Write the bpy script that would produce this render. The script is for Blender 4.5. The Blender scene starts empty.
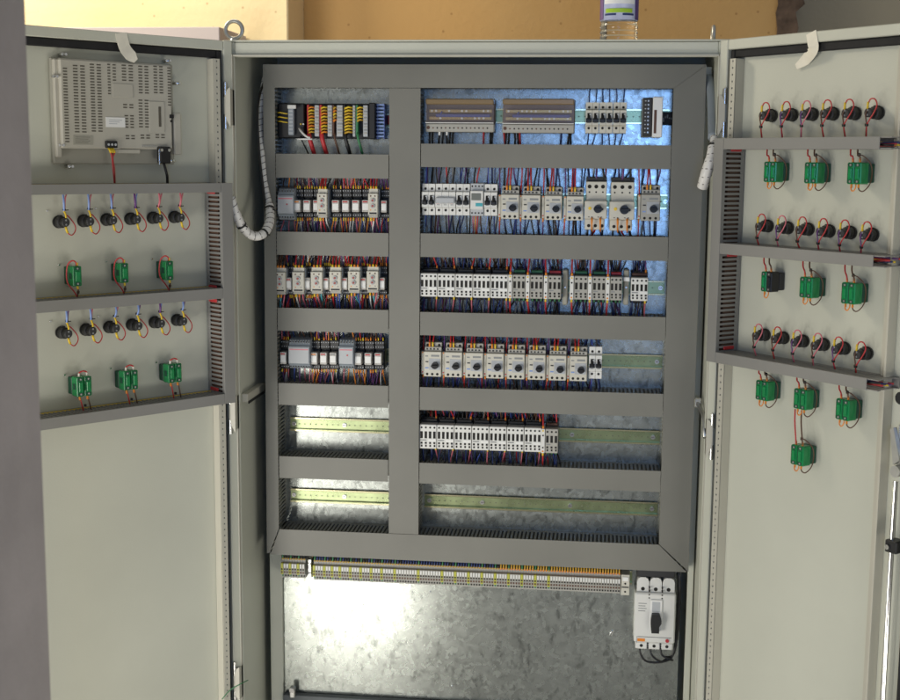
import bpy, bmesh, math, random
from mathutils import Vector, Matrix
random.seed(7)
R = random.uniform
scene = bpy.context.scene
COL = scene.collection

# ------------------------------------------------------------------ camera
CP = Vector((0.26019, -2.60357, 1.80170))
CR = Vector((0.99336, 0.114755, 0.008224))
CU = Vector((-0.024659, 0.142545, 0.989481))
CF = Vector((-0.112375, 0.983114, -0.144428))
FPX = 1307.386
A_L, A_R, HX = 0.87397, 0.86296, 0.49

def ray(x, y): return CF + CR*((x-450)/FPX) - CU*((y-350)/FPX)
def at(x, y, Y):
    """photo pixel -> point on the plane at depth Y of the cabinet"""
    d = ray(x, y); return CP + d*((Y-CP.y)/d.y)
def door_xz(side, x, y, n):
    """photo pixel -> (x, z) in the door's own frame, n metres off its inner face"""
    a, s = (A_L, -1) if side == 'L' else (A_R, 1)
    nn = Vector((-s*math.sin(a), -math.cos(a), 0)); q = Vector((s*HX, 0, 0)) + nn*n
    d = ray(x, y); X = CP + d*(nn.dot(q-CP)/nn.dot(d))
    return ((X-q).dot(Vector((math.cos(a), -s*math.sin(a), 0))), X.z)
TH = {'L': A_L, 'R': -A_R}
def door_mat(side): return Matrix.Translation((-HX if side == 'L' else HX, 0, 0)) @ Matrix.Rotation(TH[side], 4, 'Z')

cd = bpy.data.cameras.new('camera'); cam = bpy.data.objects.new('camera', cd); COL.objects.link(cam)
m = Matrix.Identity(4)
for i, v in enumerate((CR, CU, -CF)):
    for j in range(3): m[j][i] = v[j]
m.translation = CP; cam.matrix_world = m
cd.sensor_width = 36; cd.lens = FPX/900*36; cd.clip_start = .05; cd.clip_end = 60
cd.dof.use_dof = True; cd.dof.focus_distance = 2.6; cd.dof.aperture_fstop = 9
scene.camera = cam

# ------------------------------------------------------------------ materials
M = {}
def mat(name, col, rough=.5, metal=0, noise=0, nscale=30, bump=0, bscale=200, spec=.5, trans=0, rvar=0, coat=0):
    a = bpy.data.materials.new(name); a.use_nodes = True; nt = a.node_tree; N = nt.nodes; L = nt.links
    b = N['Principled BSDF']; b.inputs['Base Color'].default_value = (*col, 1); b.inputs['Roughness'].default_value = rough
    b.inputs['Metallic'].default_value = metal; b.inputs['Specular IOR Level'].default_value = spec
    b.inputs['Transmission Weight'].default_value = trans; b.inputs['Coat Weight'].default_value = coat
    if noise or bump or rvar:
        tc = N.new('ShaderNodeTexCoord')
    if noise:
        n = N.new('ShaderNodeTexNoise'); n.inputs['Scale'].default_value = nscale; n.inputs['Detail'].default_value = 6
        L.new(tc.outputs['Object'], n.inputs['Vector'])
        mr = N.new('ShaderNodeMapRange'); mr.inputs['From Min'].default_value = .3; mr.inputs['From Max'].default_value = .7
        mr.inputs['To Min'].default_value = 1-noise; mr.inputs['To Max'].default_value = 1+noise
        L.new(n.outputs['Fac'], mr.inputs['Value'])
        v = N.new('ShaderNodeVectorMath'); v.operation = 'SCALE'; v.inputs[0].default_value = col
        L.new(mr.outputs['Result'], v.inputs['Scale']); L.new(v.outputs['Vector'], b.inputs['Base Color'])
        if rvar:
            m2 = N.new('ShaderNodeMapRange'); m2.inputs['To Min'].default_value = rough-rvar; m2.inputs['To Max'].default_value = rough+rvar
            L.new(n.outputs['Fac'], m2.inputs['Value']); L.new(m2.outputs['Result'], b.inputs['Roughness'])
    if bump:
        n = N.new('ShaderNodeTexNoise'); n.inputs['Scale'].default_value = bscale; n.inputs['Detail'].default_value = 4
        L.new(tc.outputs['Object'], n.inputs['Vector'])
        bp = N.new('ShaderNodeBump'); bp.inputs['Strength'].default_value = bump; bp.inputs['Distance'].default_value = .002
        L.new(n.outputs['Fac'], bp.inputs['Height']); L.new(bp.outputs['Normal'], b.inputs['Normal'])
    M[name] = a; return a
mat('paint', (.575, .58, .49), .42, noise=.07, nscale=2.6, bump=.09, bscale=350, rvar=.06)
mat('paint_cream', (.52, .50, .42), .45, noise=.05, nscale=6)
mat('duct', (.190, .187, .163), .5, noise=.09, nscale=5, rvar=.05)
mat('duct_door', (.245, .240, .225), .5, noise=.04, nscale=8, rvar=.05)
mat('duct_dark', (.10, .11, .115), .6)
mat('gasket', (.012, .012, .013), .75, noise=.2, nscale=60)
mat('hole', (.012, .011, .010), .8)
mat('black', (.009, .009, .010), .4)
mat('black_matt', (.03, .03, .032), .6)
mat('cream', (.60, .58, .50), .42, noise=.03, nscale=40)
mat('cream_grey', (.40, .39, .35), .45, noise=.03, nscale=40)
mat('white', (.72, .72, .69), .4)
mat('white_bright', (.82, .82, .80), .35)
mat('grey_mid', (.25, .26, .26), .45)
mat('grey_blue', (.29, .33, .37), .45)
mat('grey_light', (.46, .48, .50), .42)
mat('steel', (.75, .75, .74), .22, metal=1)
mat('steel_dull', (.55, .55, .53), .38, metal=1, noise=.1, nscale=60)
mat('chrome', (.85, .85, .85), .12, metal=1)
mat('brass', (.70, .48, .20), .3, metal=1)
mat('rail_edge', (.80, .76, .50), .2, metal=1)
mat('rail', (.37, .43, .24), .28, metal=1, noise=.12, nscale=25, rvar=.06)
mat('rail_slot', (.20, .22, .14), .6)
mat('amber_dark', (.24, .17, .09), .25)
mat('amber', (.55, .33, .03), .4)
mat('seam', (.10, .09, .085), .6)
mat('earth_yellow', (.50, .50, .07), .45)
mat('ledge_mauve', (.50, .44, .44), .7)
mat('dial_red', (.34, .09, .07), .5)
mat('busbar_base', (.13, .105, .10), .4)
mat('red', (.50, .03, .035), .4)
mat('pink', (.62, .16, .20), .4)
mat('orange', (.75, .24, .02), .4)
mat('yellow', (.75, .52, .03), .4)
mat('blue', (.05, .09, .38), .4)
mat('blue_light', (.22, .32, .62), .4)
mat('navy', (.018, .035, .14), .4)
mat('brown', (.10, .045, .025), .5)
mat('green_wire', (.04, .20, .08), .4)
mat('violet', (.14, .05, .20), .4)
mat('green_block', (.006, .23, .065), .25, noise=.12, nscale=90)
mat('green_dark', (.004, .07, .035), .45)
mat('teal', (.06, .38, .44), .4)
mat('screen', (.17, .18, .16), .25)
mat('relay_clear', (.50, .48, .45), .25, noise=.25, nscale=160)
mat('hmi', (.47, .45, .385), .45, noise=.03, nscale=30)
mat('hmi_dark', (.35, .34, .285), .5)
mat('tape', (.80, .76, .64), .55, noise=.05, nscale=60)
mat('spiral', (.76, .74, .70), .45, noise=.05, nscale=60)
mat('tie', (.015, .015, .015), .4)
mat('plaster', (.40, .36, .35), .9, noise=.09, nscale=11, bump=.5, bscale=110)
mat('floor', (.26, .25, .23), .75, noise=.15, nscale=3)
mat('bottle_blue', (.46, .50, .70), .35, noise=.08, nscale=60)
mat('bottle_purple', (.10, .05, .22), .35)
mat('lime', (.35, .55, .04), .35)

# clear plastics
def clear(name, col, rough=.05, ior=1.45, alpha=None):
    a = bpy.data.materials.new(name); a.use_nodes = True; b = a.node_tree.nodes['Principled BSDF']
    b.inputs['Base Color'].default_value = (*col, 1); b.inputs['Roughness'].default_value = rough
    b.inputs['IOR'].default_value = ior
    if alpha is None: b.inputs['Transmission Weight'].default_value = 1
    else: b.inputs['Alpha'].default_value = alpha
    M[name] = a
clear('clear_cover', (.30, .26, .27), .12, alpha=.18)
clear('bottle_pet', (.96, .97, .97), .03, 1.33)

def galvanised():
    a = bpy.data.materials.new('galvanised'); a.use_nodes = True; nt = a.node_tree; N = nt.nodes; L = nt.links; b = N['Principled BSDF']
    tc = N.new('ShaderNodeTexCoord')
    vo = N.new('ShaderNodeTexVoronoi'); vo.inputs['Scale'].default_value = 105; vo.inputs['Randomness'].default_value = 1
    n0 = N.new('ShaderNodeTexNoise'); n0.inputs['Scale'].default_value = 40; n0.inputs['Detail'].default_value = 3
    mx = N.new('ShaderNodeMixRGB'); mx.inputs['Fac'].default_value = .035
    L.new(tc.outputs['Object'], n0.inputs['Vector']); L.new(tc.outputs['Object'], mx.inputs['Color1']); L.new(n0.outputs['Color'], mx.inputs['Color2'])
    L.new(mx.outputs['Color'], vo.inputs['Vector'])
    sep = N.new('ShaderNodeSeparateColor'); L.new(vo.outputs['Color'], sep.inputs['Color'])
    n1 = N.new('ShaderNodeTexNoise'); n1.inputs['Scale'].default_value = 48; n1.inputs['Detail'].default_value = 5; n1.inputs['Roughness'].default_value = .65
    n1.inputs['Distortion'].default_value = .3
    mp = N.new('ShaderNodeMapping'); mp.inputs['Scale'].default_value = (1.3, 1, .75); L.new(tc.outputs['Object'], mp.inputs['Vector']); L.new(mp.outputs['Vector'], n1.inputs['Vector'])
    r1 = N.new('ShaderNodeValToRGB'); r1.color_ramp.elements[0].position = .34; r1.color_ramp.elements[1].position = .46
    r1.color_ramp.elements[0].color = (.60, .60, .59, 1); r1.color_ramp.elements[1].color = (1, 1, 1, 1)
    L.new(n1.outputs['Fac'], r1.inputs['Fac'])
    n2 = N.new('ShaderNodeTexNoise'); n2.inputs['Scale'].default_value = 3.5; n2.inputs['Detail'].default_value = 3
    L.new(tc.outputs['Object'], n2.inputs['Vector'])
    def mapr(src, lo, hi, fmin=0, fmax=1):
        q = N.new('ShaderNodeMapRange'); q.inputs['From Min'].default_value = fmin; q.inputs['From Max'].default_value = fmax
        q.inputs['To Min'].default_value = lo; q.inputs['To Max'].default_value = hi; L.new(src, q.inputs['Value']); return q.outputs['Result']
    cell = mapr(sep.outputs['Red'], .92, 1.07)
    mul = N.new('ShaderNodeMath'); mul.operation = 'MULTIPLY'; L.new(cell, mul.inputs[0]); L.new(r1.outputs['Color'], mul.inputs[1])
    mu2 = N.new('ShaderNodeMath'); mu2.operation = 'MULTIPLY'; L.new(mul.outputs[0], mu2.inputs[0]); L.new(mapr(n2.outputs['Fac'], .85, 1.1, .3, .7), mu2.inputs[1])
    v = N.new('ShaderNodeVectorMath'); v.operation = 'SCALE'; v.inputs[0].default_value = (.50, .53, .50); L.new(mu2.outputs[0], v.inputs['Scale'])
    L.new(v.outputs['Vector'], b.inputs['Base Color']); b.inputs['Metallic'].default_value = .92
    L.new(mapr(sep.outputs['Green'], .22, .29), b.inputs['Roughness'])
    bp = N.new('ShaderNodeBump'); bp.inputs['Strength'].default_value = .05; bp.inputs['Distance'].default_value = .003
    L.new(sep.outputs['Blue'], bp.inputs['Height']); L.new(bp.outputs['Normal'], b.inputs['Normal'])
    M['galvanised'] = a
galvanised()
def wall_mat(name, c1, c2):
    a = bpy.data.materials.new(name); a.use_nodes = True; nt = a.node_tree; N = nt.nodes; L = nt.links; b = N['Principled BSDF']
    b.inputs['Roughness'].default_value = .85
    tc = N.new('ShaderNodeTexCoord'); n = N.new('ShaderNodeTexNoise'); n.inputs['Scale'].default_value = 2.2; n.inputs['Detail'].default_value = 8
    L.new(tc.outputs['Object'], n.inputs['Vector'])
    r = N.new('ShaderNodeValToRGB'); r.color_ramp.elements[0].position = .35; r.color_ramp.elements[1].position = .65
    r.color_ramp.elements[0].color = (*c1, 1); r.color_ramp.elements[1].color = (*c2, 1); L.new(n.outputs['Fac'], r.inputs['Fac'])
    s = N.new('ShaderNodeTexVoronoi'); s.inputs['Scale'].default_value = 22
    L.new(tc.outputs['Object'], s.inputs['Vector'])
    q = N.new('ShaderNodeValToRGB'); q.color_ramp.elements[0].position = .05; q.color_ramp.elements[1].position = .10
    q.color_ramp.elements[0].color = (.62, .55, .5, 1); q.color_ramp.elements[1].color = (1, 1, 1, 1); L.new(s.outputs['Distance'], q.inputs['Fac'])
    mx = N.new('ShaderNodeMixRGB'); mx.blend_type = 'MULTIPLY'; mx.inputs['Fac'].default_value = .8
    L.new(r.outputs['Color'], mx.inputs['Color1']); L.new(q.outputs['Color'], mx.inputs['Color2']); L.new(mx.outputs['Color'], b.inputs['Base Color'])
    bp = N.new('ShaderNodeBump'); bp.inputs['Strength'].default_value = .3; bp.inputs['Distance'].default_value = .004
    n3 = N.new('ShaderNodeTexNoise'); n3.inputs['Scale'].default_value = 60; L.new(tc.outputs['Object'], n3.inputs['Vector'])
    L.new(n3.outputs['Fac'], bp.inputs['Height']); L.new(bp.outputs['Normal'], b.inputs['Normal'])
    M[name] = a
wall_mat('ochre_wall', (.52, .315, .12), (.58, .37, .155))
wall_mat('cream_wall', (.76, .60, .35), (.80, .66, .41))
wall_mat('shaded_grey_wall', (.33, .30, .23), (.37, .335, .26))  # grey colour takes in the shade on the wall set further back

# ------------------------------------------------------------------ mesh builder
class MB:
    def __init__(s): s.v = []; s.f = []; s.mi = []; s.mats = []; s.sm = []
    def _m(s, name):
        if name not in s.mats: s.mats.append(name)
        return s.mats.index(name)
    def add(s, vs, fs, m_, smooth=False):
        o = len(s.v); s.v += [tuple(x) for x in vs]; k = s._m(m_)
        for f in fs: s.f.append([i+o for i in f]); s.mi.append(k); s.sm.append(smooth)
        return s
    def box(s, x0, x1, y0, y1, z0, z1, m_, b=0):
        if x0 > x1: x0, x1 = x1, x0
        if y0 > y1: y0, y1 = y1, y0
        if z0 > z1: z0, z1 = z1, z0
        if not b:
            vs = [(x, y, z) for x in (x0, x1) for y in (y0, y1) for z in (z0, z1)]
            fs = [(0,1,3,2),(4,6,7,5),(0,4,5,1),(2,3,7,6),(0,2,6,4),(1,5,7,3)]
            return s.add(vs, fs, m_)
        b = min(b, (x1-x0)*.45, (y1-y0)*.45, (z1-z0)*.45)
        vs = []; idx = {}
        for ix, (x, sx) in enumerate(((x0, 1), (x1, -1))):
            for iy, (y, sy) in enumerate(((y0, 1), (y1, -1))):
                for iz, (z, sz) in enumerate(((z0, 1), (z1, -1))):
                    for k in range(3):
                        idx[(ix, iy, iz, k)] = len(vs)
                        vs.append((x+(sx*b if k != 0 else 0), y+(sy*b if k != 1 else 0), z+(sz*b if k != 2 else 0)))
        I = idx; fs = []
        for i in (0, 1):
            f = [I[(i,0,0,0)], I[(i,0,1,0)], I[(i,1,1,0)], I[(i,1,0,0)]]; fs.append(f if i == 0 else f[::-1])
            f = [I[(0,i,0,1)], I[(1,i,0,1)], I[(1,i,1,1)], I[(0,i,1,1)]]; fs.append(f if i == 0 else f[::-1])
            f = [I[(0,0,i,2)], I[(0,1,i,2)], I[(1,1,i,2)], I[(1,0,i,2)]]; fs.append(f if i == 0 else f[::-1])
        for i in (0, 1):
            for j in (0, 1):
                fs.append([I[(i,j,0,0)], I[(i,j,1,0)], I[(i,j,1,1)], I[(i,j,0,1)]])
                fs.append([I[(i,0,j,0)], I[(i,1,j,0)], I[(i,1,j,2)], I[(i,0,j,2)]])
                fs.append([I[(0,i,j,1)], I[(1,i,j,1)], I[(1,i,j,2)], I[(0,i,j,2)]])
                for k in (0, 1): fs.append([I[(i,j,k,0)], I[(i,j,k,1)], I[(i,j,k,2)]])
        return s.add(vs, fs, m_)
    def cyl(s, p0, p1, r0, m_, r1=None, n=14, smooth=True):
        p0, p1 = Vector(p0), Vector(p1); r1 = r0 if r1 is None else r1
        d = (p1-p0).normalized(); a = d.orthogonal().normalized(); c = d.cross(a)
        vs = []
        for p, r in ((p0, r0), (p1, r1)):
            for i in range(n):
                t = 2*math.pi*i/n; vs.append(p+a*(r*math.cos(t))+c*(r*math.sin(t)))
        fs = [(i, (i+1) % n, n+(i+1) % n, n+i) for i in range(n)]
        s.add(vs, fs, m_, smooth)
        s.add(vs, [tuple(range(n))[::-1], tuple(range(n, 2*n))], m_)
        return s
    def tube(s, pts, r, m_, n=7, rads=None, cap=True):
        pts = [Vector(p) for p in pts]; K = len(pts); vs = []; prev = None
        for i, p in enumerate(pts):
            d = (pts[min(i+1, K-1)]-pts[max(i-1, 0)])
            d = d.normalized() if d.length > 1e-9 else Vector((0, 0, 1))
            a = (d.orthogonal() if prev is None else prev-d*prev.dot(d)).normalized(); prev = a; c = d.cross(a)
            rr = rads[i] if rads else r
            for k in range(n):
                t = 2*math.pi*k/n; vs.append(p+a*(rr*math.cos(t))+c*(rr*math.sin(t)))
        fs = [(i*n+k, i*n+(k+1) % n, (i+1)*n+(k+1) % n, (i+1)*n+k) for i in range(K-1) for k in range(n)]
        if cap: fs += [tuple(range(n))[::-1], tuple(range((K-1)*n, K*n))]
        return s.add(vs, fs, m_, True)
    def prism(s, poly, y0, y1, m_):
        """polygon in XZ extruded from y0 to y1"""
        n = len(poly); vs = [(x, y0, z) for x, z in poly]+[(x, y1, z) for x, z in poly]
        fs = [tuple(range(n)), tuple(range(2*n-1, n-1, -1))]+[(i, n+i, n+(i+1) % n, (i+1) % n) for i in range(n)]
        return s.add(vs, fs, m_)
    def xprism(s, poly, x0, x1, m_):
        """profile in YZ extruded along X"""
        n = len(poly); vs = [(x0, y, z) for y, z in poly]+[(x1, y, z) for y, z in poly]
        fs = [tuple(range(n)), tuple(range(2*n-1, n-1, -1))]+[(i, n+i, n+(i+1) % n, (i+1) % n) for i in range(n)]
        return s.add(vs, fs, m_)
    def torus(s, c, Rr, r, m_, ax='y', n=28, k=10, sx=1):
        vs = []
        for i in range(n):
            t = 2*math.pi*i/n
            for j in range(k):
                u = 2*math.pi*j/k; q = Rr+r*math.cos(u); h = r*math.sin(u)
                a, b2 = q*math.cos(t), q*math.sin(t)
                vs.append((c[0]+a*sx, c[1]+h, c[2]+b2) if ax == 'y' else (c[0]+h, c[1]+a, c[2]+b2))
        fs = [(i*k+j, ((i+1) % n)*k+j, ((i+1) % n)*k+(j+1) % k, i*k+(j+1) % k) for i in range(n) for j in range(k)]
        return s.add(vs, fs, m_, True)
    def build(s, name, parent=None):
        me = bpy.data.meshes.new(name); me.from_pydata(s.v, [], s.f)
        for q in s.mats: me.materials.append(M[q])
        for p, k, sm in zip(me.polygons, s.mi, s.sm): p.material_index = k; p.use_smooth = sm
        bm = bmesh.new(); bm.from_mesh(me); bmesh.ops.recalc_face_normals(bm, faces=bm.faces); bm.to_mesh(me); bm.free()
        o = bpy.data.objects.new(name, me); COL.objects.link(o)
        if parent: o.parent = parent
        return o
def tag(o, label, cat, group=None, kind=None):
    if label: o['label'] = label
    if cat: o['category'] = cat
    if group: o['group'] = group
    if kind: o['kind'] = kind
    return o
def thing(name, label, cat, mw=None, group=None):
    o = bpy.data.objects.new(name, None); COL.objects.link(o); o.empty_display_size = .02
    if mw is not None: o.matrix_world = mw
    return tag(o, label, cat, group)
def dup(root, mw, label, group=None):
    r = root.copy(); COL.objects.link(r); r.matrix_world = mw; r['label'] = label
    if group: r['group'] = group
    for ch in [o for o in KIDS(root)]:
        c = ch.copy(); COL.objects.link(c); c.parent = r
        for g in KIDS(ch):
            d = g.copy(); COL.objects.link(d); d.parent = c
    return r
def KIDS(o): return [c for c in list(COL.objects) if c.parent == o]
def bez(p0, p1, p2, p3, n=9):
    p0, p1, p2, p3 = map(Vector, (p0, p1, p2, p3)); out = []
    for i in range(n+1):
        t = i/n; out.append(p0*(1-t)**3+p1*(3*t*(1-t)**2)+p2*(3*t*t*(1-t))+p3*t**3)
    return out
def smooth(pts, n=6):
    """Catmull-Rom through pts"""
    P = [Vector(p) for p in pts]; P = [P[0]*2-P[1]]+P+[P[-1]*2-P[-2]]; out = []
    for i in range(1, len(P)-2):
        for k in range(n):
            t = k/n; a, b, c, d = P[i-1:i+3]
            out.append(.5*((2*b)+(c-a)*t+(2*a-5*b+4*c-d)*t*t+(3*b-a-3*c+d)*t**3))
    return out+[P[-2]]
ORD = ['first', 'second', 'third', 'fourth', 'fifth', 'sixth', 'seventh', 'eighth', 'ninth', 'tenth']
ROW = ['top', 'second', 'third', 'fourth', 'fifth', 'lowest']

# ------------------------------------------------------------------ room
struct = lambda o: tag(o, None, None, None, 'structure')
xg = at(778, 20, 1.2).x
xp = at(288, 20, 1.0).x
struct(MB().box(-4.5, 4.5, -6, 1.6, -.05, 0, 'floor').build('floor'))
b = MB(); b.box(-4.5, xg, 1.2, 1.4, 0, 3.6, 'ochre_wall'); struct(b.build('wall'))
b = MB(); b.box(xg+.05, 4.5, 1.27, 1.4, 0, 3.6, 'shaded_grey_wall'); struct(b.build('wall_recess'))
b = MB()
# broken plaster edge between the ochre wall and the shaded grey wall
random.seed(3)
edge = []
z = 0; k = 0
while z < 3.6:
    edge.append((R(-.012, .014), z)); z += R(.02, .05)
L_ = [(xg-.004+e*.3, z) for e, z in edge]; R_ = [(xg+.052+e*1.2+.012*math.sin(z*23), z) for e, z in edge]
b.prism(L_+R_[::-1], 1.185, 1.29, 'brown_plaster') if 'brown_plaster' in M else None
mat('brown_plaster', (.11, .075, .055), .95, noise=.5, nscale=30, bump=1, bscale=50)
b.prism(L_+R_[::-1], 1.185, 1.29, 'brown_plaster')
tag(b.build('broken_plaster_edge'), 'dark brown broken plaster edge of the ochre wall above the right door', 'plaster edge')
b = MB(); b.box(-4.5, xp, 1.0, 1.197, 0, 3.6, 'cream_wall', .004)
tag(b.build('wall_pilaster'), 'pale cream wall pier behind the left door and lifting eye', 'wall pier')
p0 = at(40, 22, .86); p1 = at(230, 36, .86)
b = MB(); b.box(-1.9, at(226, 30, .80).x, .74, .997, at(200, 37.5, .74).z-.05, at(200, 27.0, .74).z, 'ledge_mauve', .002)
tag(b.build('wall_ledge'), 'thin pale ledge on the cream wall behind the left cabinet door', 'ledge')
cx = -.3232
b = MB(); b.box(cx-.11, cx, -1.48, -1.3, 0, 3.0, 'plaster', .006)
tag(b.build('plastered_column'), 'grey mauve rough plastered column close to the camera at far left', 'column')

# ------------------------------------------------------------------ cabinet
CABT = 2.033
cab = thing('electrical_cabinet', 'tall pale grey steel control cabinet with both doors swung open', 'cabinet', Matrix.Identity(4))
W = .50; OW = .476
b = MB(); b.box(-W, -OW-.002, .012, .36, .08, CABT-.004, 'paint'); b.build('side_wall', cab)
b = MB(); b.box(OW+.002, W, .012, .36, .08, CABT-.004, 'paint'); b.build('side_wall', cab)
b = MB(); b.box(-W+.001, W-.001, .361, .375, .08, CABT-.004, 'paint'); b.build('back_wall', cab)
b = MB(); b.box(-W, W, .0, .375, CABT-.0035, CABT, 'paint', .001); b.build('roof', cab)
b = MB(); b.box(-W, W, .0, .375, .005, .078, 'black_matt', .002); b.build('base_plinth', cab)
b = MB()
# front frame: folded return all round the opening
b.box(-W, -OW, 0, .011, .08, CABT-.004, 'paint', .0015); b.box(OW, W, 0, .011, .08, CABT-.004, 'paint', .0015)
b.box(-OW, OW, .0005, .011, 2.0, CABT-.0045, 'paint', .0015); b.box(-OW, OW, .0005, .011, .08, .12, 'paint', .0015)
# rain lip on the opening edge
b.box(-OW-.0045, -OW-.0015, -.012, .0, .10, 2.004, 'paint_cream'); b.box(OW+.0015, OW+.0045, -.012, .0, .10, 2.004, 'paint_cream')
b.box(-OW, OW, -.010, -.0005, 2.0005, 2.0035, 'paint_cream')
b.build('door_frame', cab)
# mounting plate
PY = .180
pl = MB(); pl.box(-.445, .452, PY, PY+.0025, .30, 1.992, 'galvanised'); plate = pl.build('mounting_plate', cab)
for (sx, sy) in ((612, 632), (452, 686), (430, 592)):
    q = at(sx, sy, PY)
    s_ = MB(); s_.cyl((q.x, PY, q.z), (q.x, PY-.003, q.z), .0042 if sx == 612 else .002, 'chrome', n=10)
    if sx == 612: s_.cyl((q.x, PY-.003, q.z), (q.x-.003, PY-.007, q.z-.006), .0028, 'steel', n=8)
    s_.build('screw', plate)
# left upright beside the plate; right one added forward to lighten the duct gap
for s in (-1, 1):
    b = MB(); x0 = at(271, 620, .172).x; x1 = at(283, 620, .172).x
    if s < 0: b.box(x0, x1, .166, .178, .12, 1.99, 'paint', .001)
    else: b.box(.4630, .4755, .135, .150, .12, 1.99, 'paint', .001)
    b.build('support_or_gap_upright', cab)
# depth rail on the left wall and right wall
for s, (pa, pb) in ((-1, ((241, 408), (266, 389))),):
    z = 1.305
    b = MB(); b.box(s*(OW+.0015), s*(OW-.012), .02, .155, z-.010, z+.008, 'paint_cream', .001)
    b.box(s*(OW-.0125), s*(OW-.014), .02, .155, z-.013, z-.008, 'hole'); b.build('depth_rail', cab)
    b = MB(); b.cyl((s*.452, .155, z-.002), (s*.452, .172, z-.002), .006, 'black', n=10); b.build('rail_bolt', cab)
# bottom crossbar and left foot bracket near the lower picture edge
b = MB(); q = at(320, 694, .168); b.box(-.43, .44, .158, .176, q.z-.03, q.z-.002, 'duct_dark', .001); b.build('cross_rail', cab)
b = MB(); q = at(293, 688, .16); b.box(q.x-.006, q.x+.006, .150, .164, q.z-.02, q.z+.006, 'steel_dull', .002); b.cyl((q.x, .152, q.z), (q.x, .146, q.z), .006, 'chrome', n=6, smooth=False); b.build('corner_bracket', cab)

# lifting eyes
q = at(234, 30, .05)
b = MB(); b.torus((q.x, .05, CABT+.0245), .0175, .0042, 'steel_dull'); b.cyl((q.x, .05, CABT), (q.x, .05, CABT+.008), .010, 'steel_dull', .007); b.build('lifting_eye', cab)
q = at(713, 36, .16)
b = MB(); b.torus((q.x, .16, CABT+.0225), .0165, .0042, 'steel_dull', 'x'); b.cyl((q.x, .16, CABT), (q.x, .16, CABT+.008), .010, 'steel_dull', .007); b.build('lifting_eye', cab)

# doors -------------------------------------------------------------
def ladder(b, x0, x1, y0, y1, z0, z1, m_, pitch=.0125, hole=.0032):
    """perforated strip: two stiles and the bridges between its holes"""
    cx_ = (x0+x1)/2; w = hole/2
    b.box(x0, cx_-w, y0, y1, z0, z1, m_); b.box(cx_+w, x1, y0, y1, z0, z1, m_)
    z = z0
    while z < z1:
        b.box(cx_-w, cx_+w, y0+.0002, y1, z, min(z+pitch-hole, z1), m_); z += pitch
    b.box(cx_-w, cx_+w, y1+.0001, y1+.001, z0, z1, 'duct_dark')
def door(side):
    s = -1 if side == 'L' else 1
    X = lambda a: s*a; WD = .62 if side == 'L' else .512; GS = WD-.0395; RX = WD-.054 
    zt, zb = 2.030, .09
    b = MB()
    b.box(X(0), X(WD), .001, .004, zb, zt, 'paint')                         # sheet
    b.box(X(0.0), X(.020), -.016, .0008, zb, zt, 'paint', .0015)             # lips
    b.box(X(WD-.022), X(WD), -.016, .0008, zb, zt, 'paint', .0015)
    b.box(X(.0205), X(WD-.0225), -.016, .0008, zt-.019, zt, 'paint', .0015)
    b.box(X(.0205), X(WD-.0225), -.016, .0008, zb, zb+.019, 'paint', .0015)
    d = b.build('door', cab); d.matrix_parent_inverse = Matrix.Identity(4); d.matrix_local = door_mat(side)
    g = MB()
    g.box(X(.0212), X(.0325), -.010, .0006, zb+.02, zt-.0195, 'gasket', .002)
    g.box(X(GS), X(GS+.011), -.010, .0006, zb+.02, zt-.0195, 'gasket', .002)
    g.box(X(.033), X(GS-.0005), -.010, .0006, zt-.0345, zt-.0195, 'gasket', .002)
    g.box(X(.033), X(GS-.0005), -.010, .0006, zb+.02, zb+.034, 'gasket', .002)
    g.build('gasket', d)
    g = MB(); ladder(g, X(.0345) if s > 0 else X(.0485), X(.0485) if s > 0 else X(.0345), -.0235, -.0222, zb+.05, zt-.037, 'paint_cream')
    g.box(X(.0345), X(.0485), -.0208, .0005, zb+.05, zt-.037, 'paint_cream')
    g.build('perforated_strip', d)
    FA = WD-.110
    g = MB(); ladder(g, X(FA) if s > 0 else X(FA+.016), X(FA+.016) if s > 0 else X(FA), -.0085, -.0072, zb+.05, zt-.037, 'paint_cream')
    g.box(X(FA), X(FA+.016), -.0060, .0005, zb+.05, zt-.037, 'paint_cream')
    g.box(X(FA+.0162), X(FA+.0202), -.022, .0005, zb+.05, zt-.037, 'paint_cream')
    g.build('perforated_strip', d)
    # lock rod with guides
    zl = 1.300 if s < 0 else door_xz('R', 893, 440, .03)[1]; zg = 1.145 if s < 0 else door_xz('R', 893, 547, .03)[1]
    g = MB(); g.cyl((X(RX), -.026, zl-.07), (X(RX), -.026, .25), .0048, 'chrome', n=12); g.build('lock_rod', d)
    for z in (zg, .6):
        g = MB(); g.box(X(RX-.0075), X(RX+.0165), -.036, -.011, z-.010, z+.012, 'black', .002); g.cyl((X(RX), -.037, z), (X(RX), -.040, z), .0045, 'steel', n=10); g.build('rod_guide', d)
    g = MB(); g.box(X(RX+.001), X(RX+.021), -.030, -.0205, zl-.045, zl+.03, 'steel_dull', .003)
    g.prism([(X(RX-.007), zl+.020), (X(RX), zl+.024), (X(RX+.015), zl-.030), (X(RX+.003), zl-.040)], -.040, -.0305, 'steel_dull')
    g.cyl((X(RX+.009), -.030, zl-.050), (X(RX+.009), -.042, zl-.050), .010, 'steel_dull', n=14); g.cyl((X(RX+.009), -.030, zl+.075), (X(RX+.009), -.038, zl+.075), .011, 'black', n=14)
    g.build('lock_mechanism', d)
    return d
dl = door('L'); dr = door('R')
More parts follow.
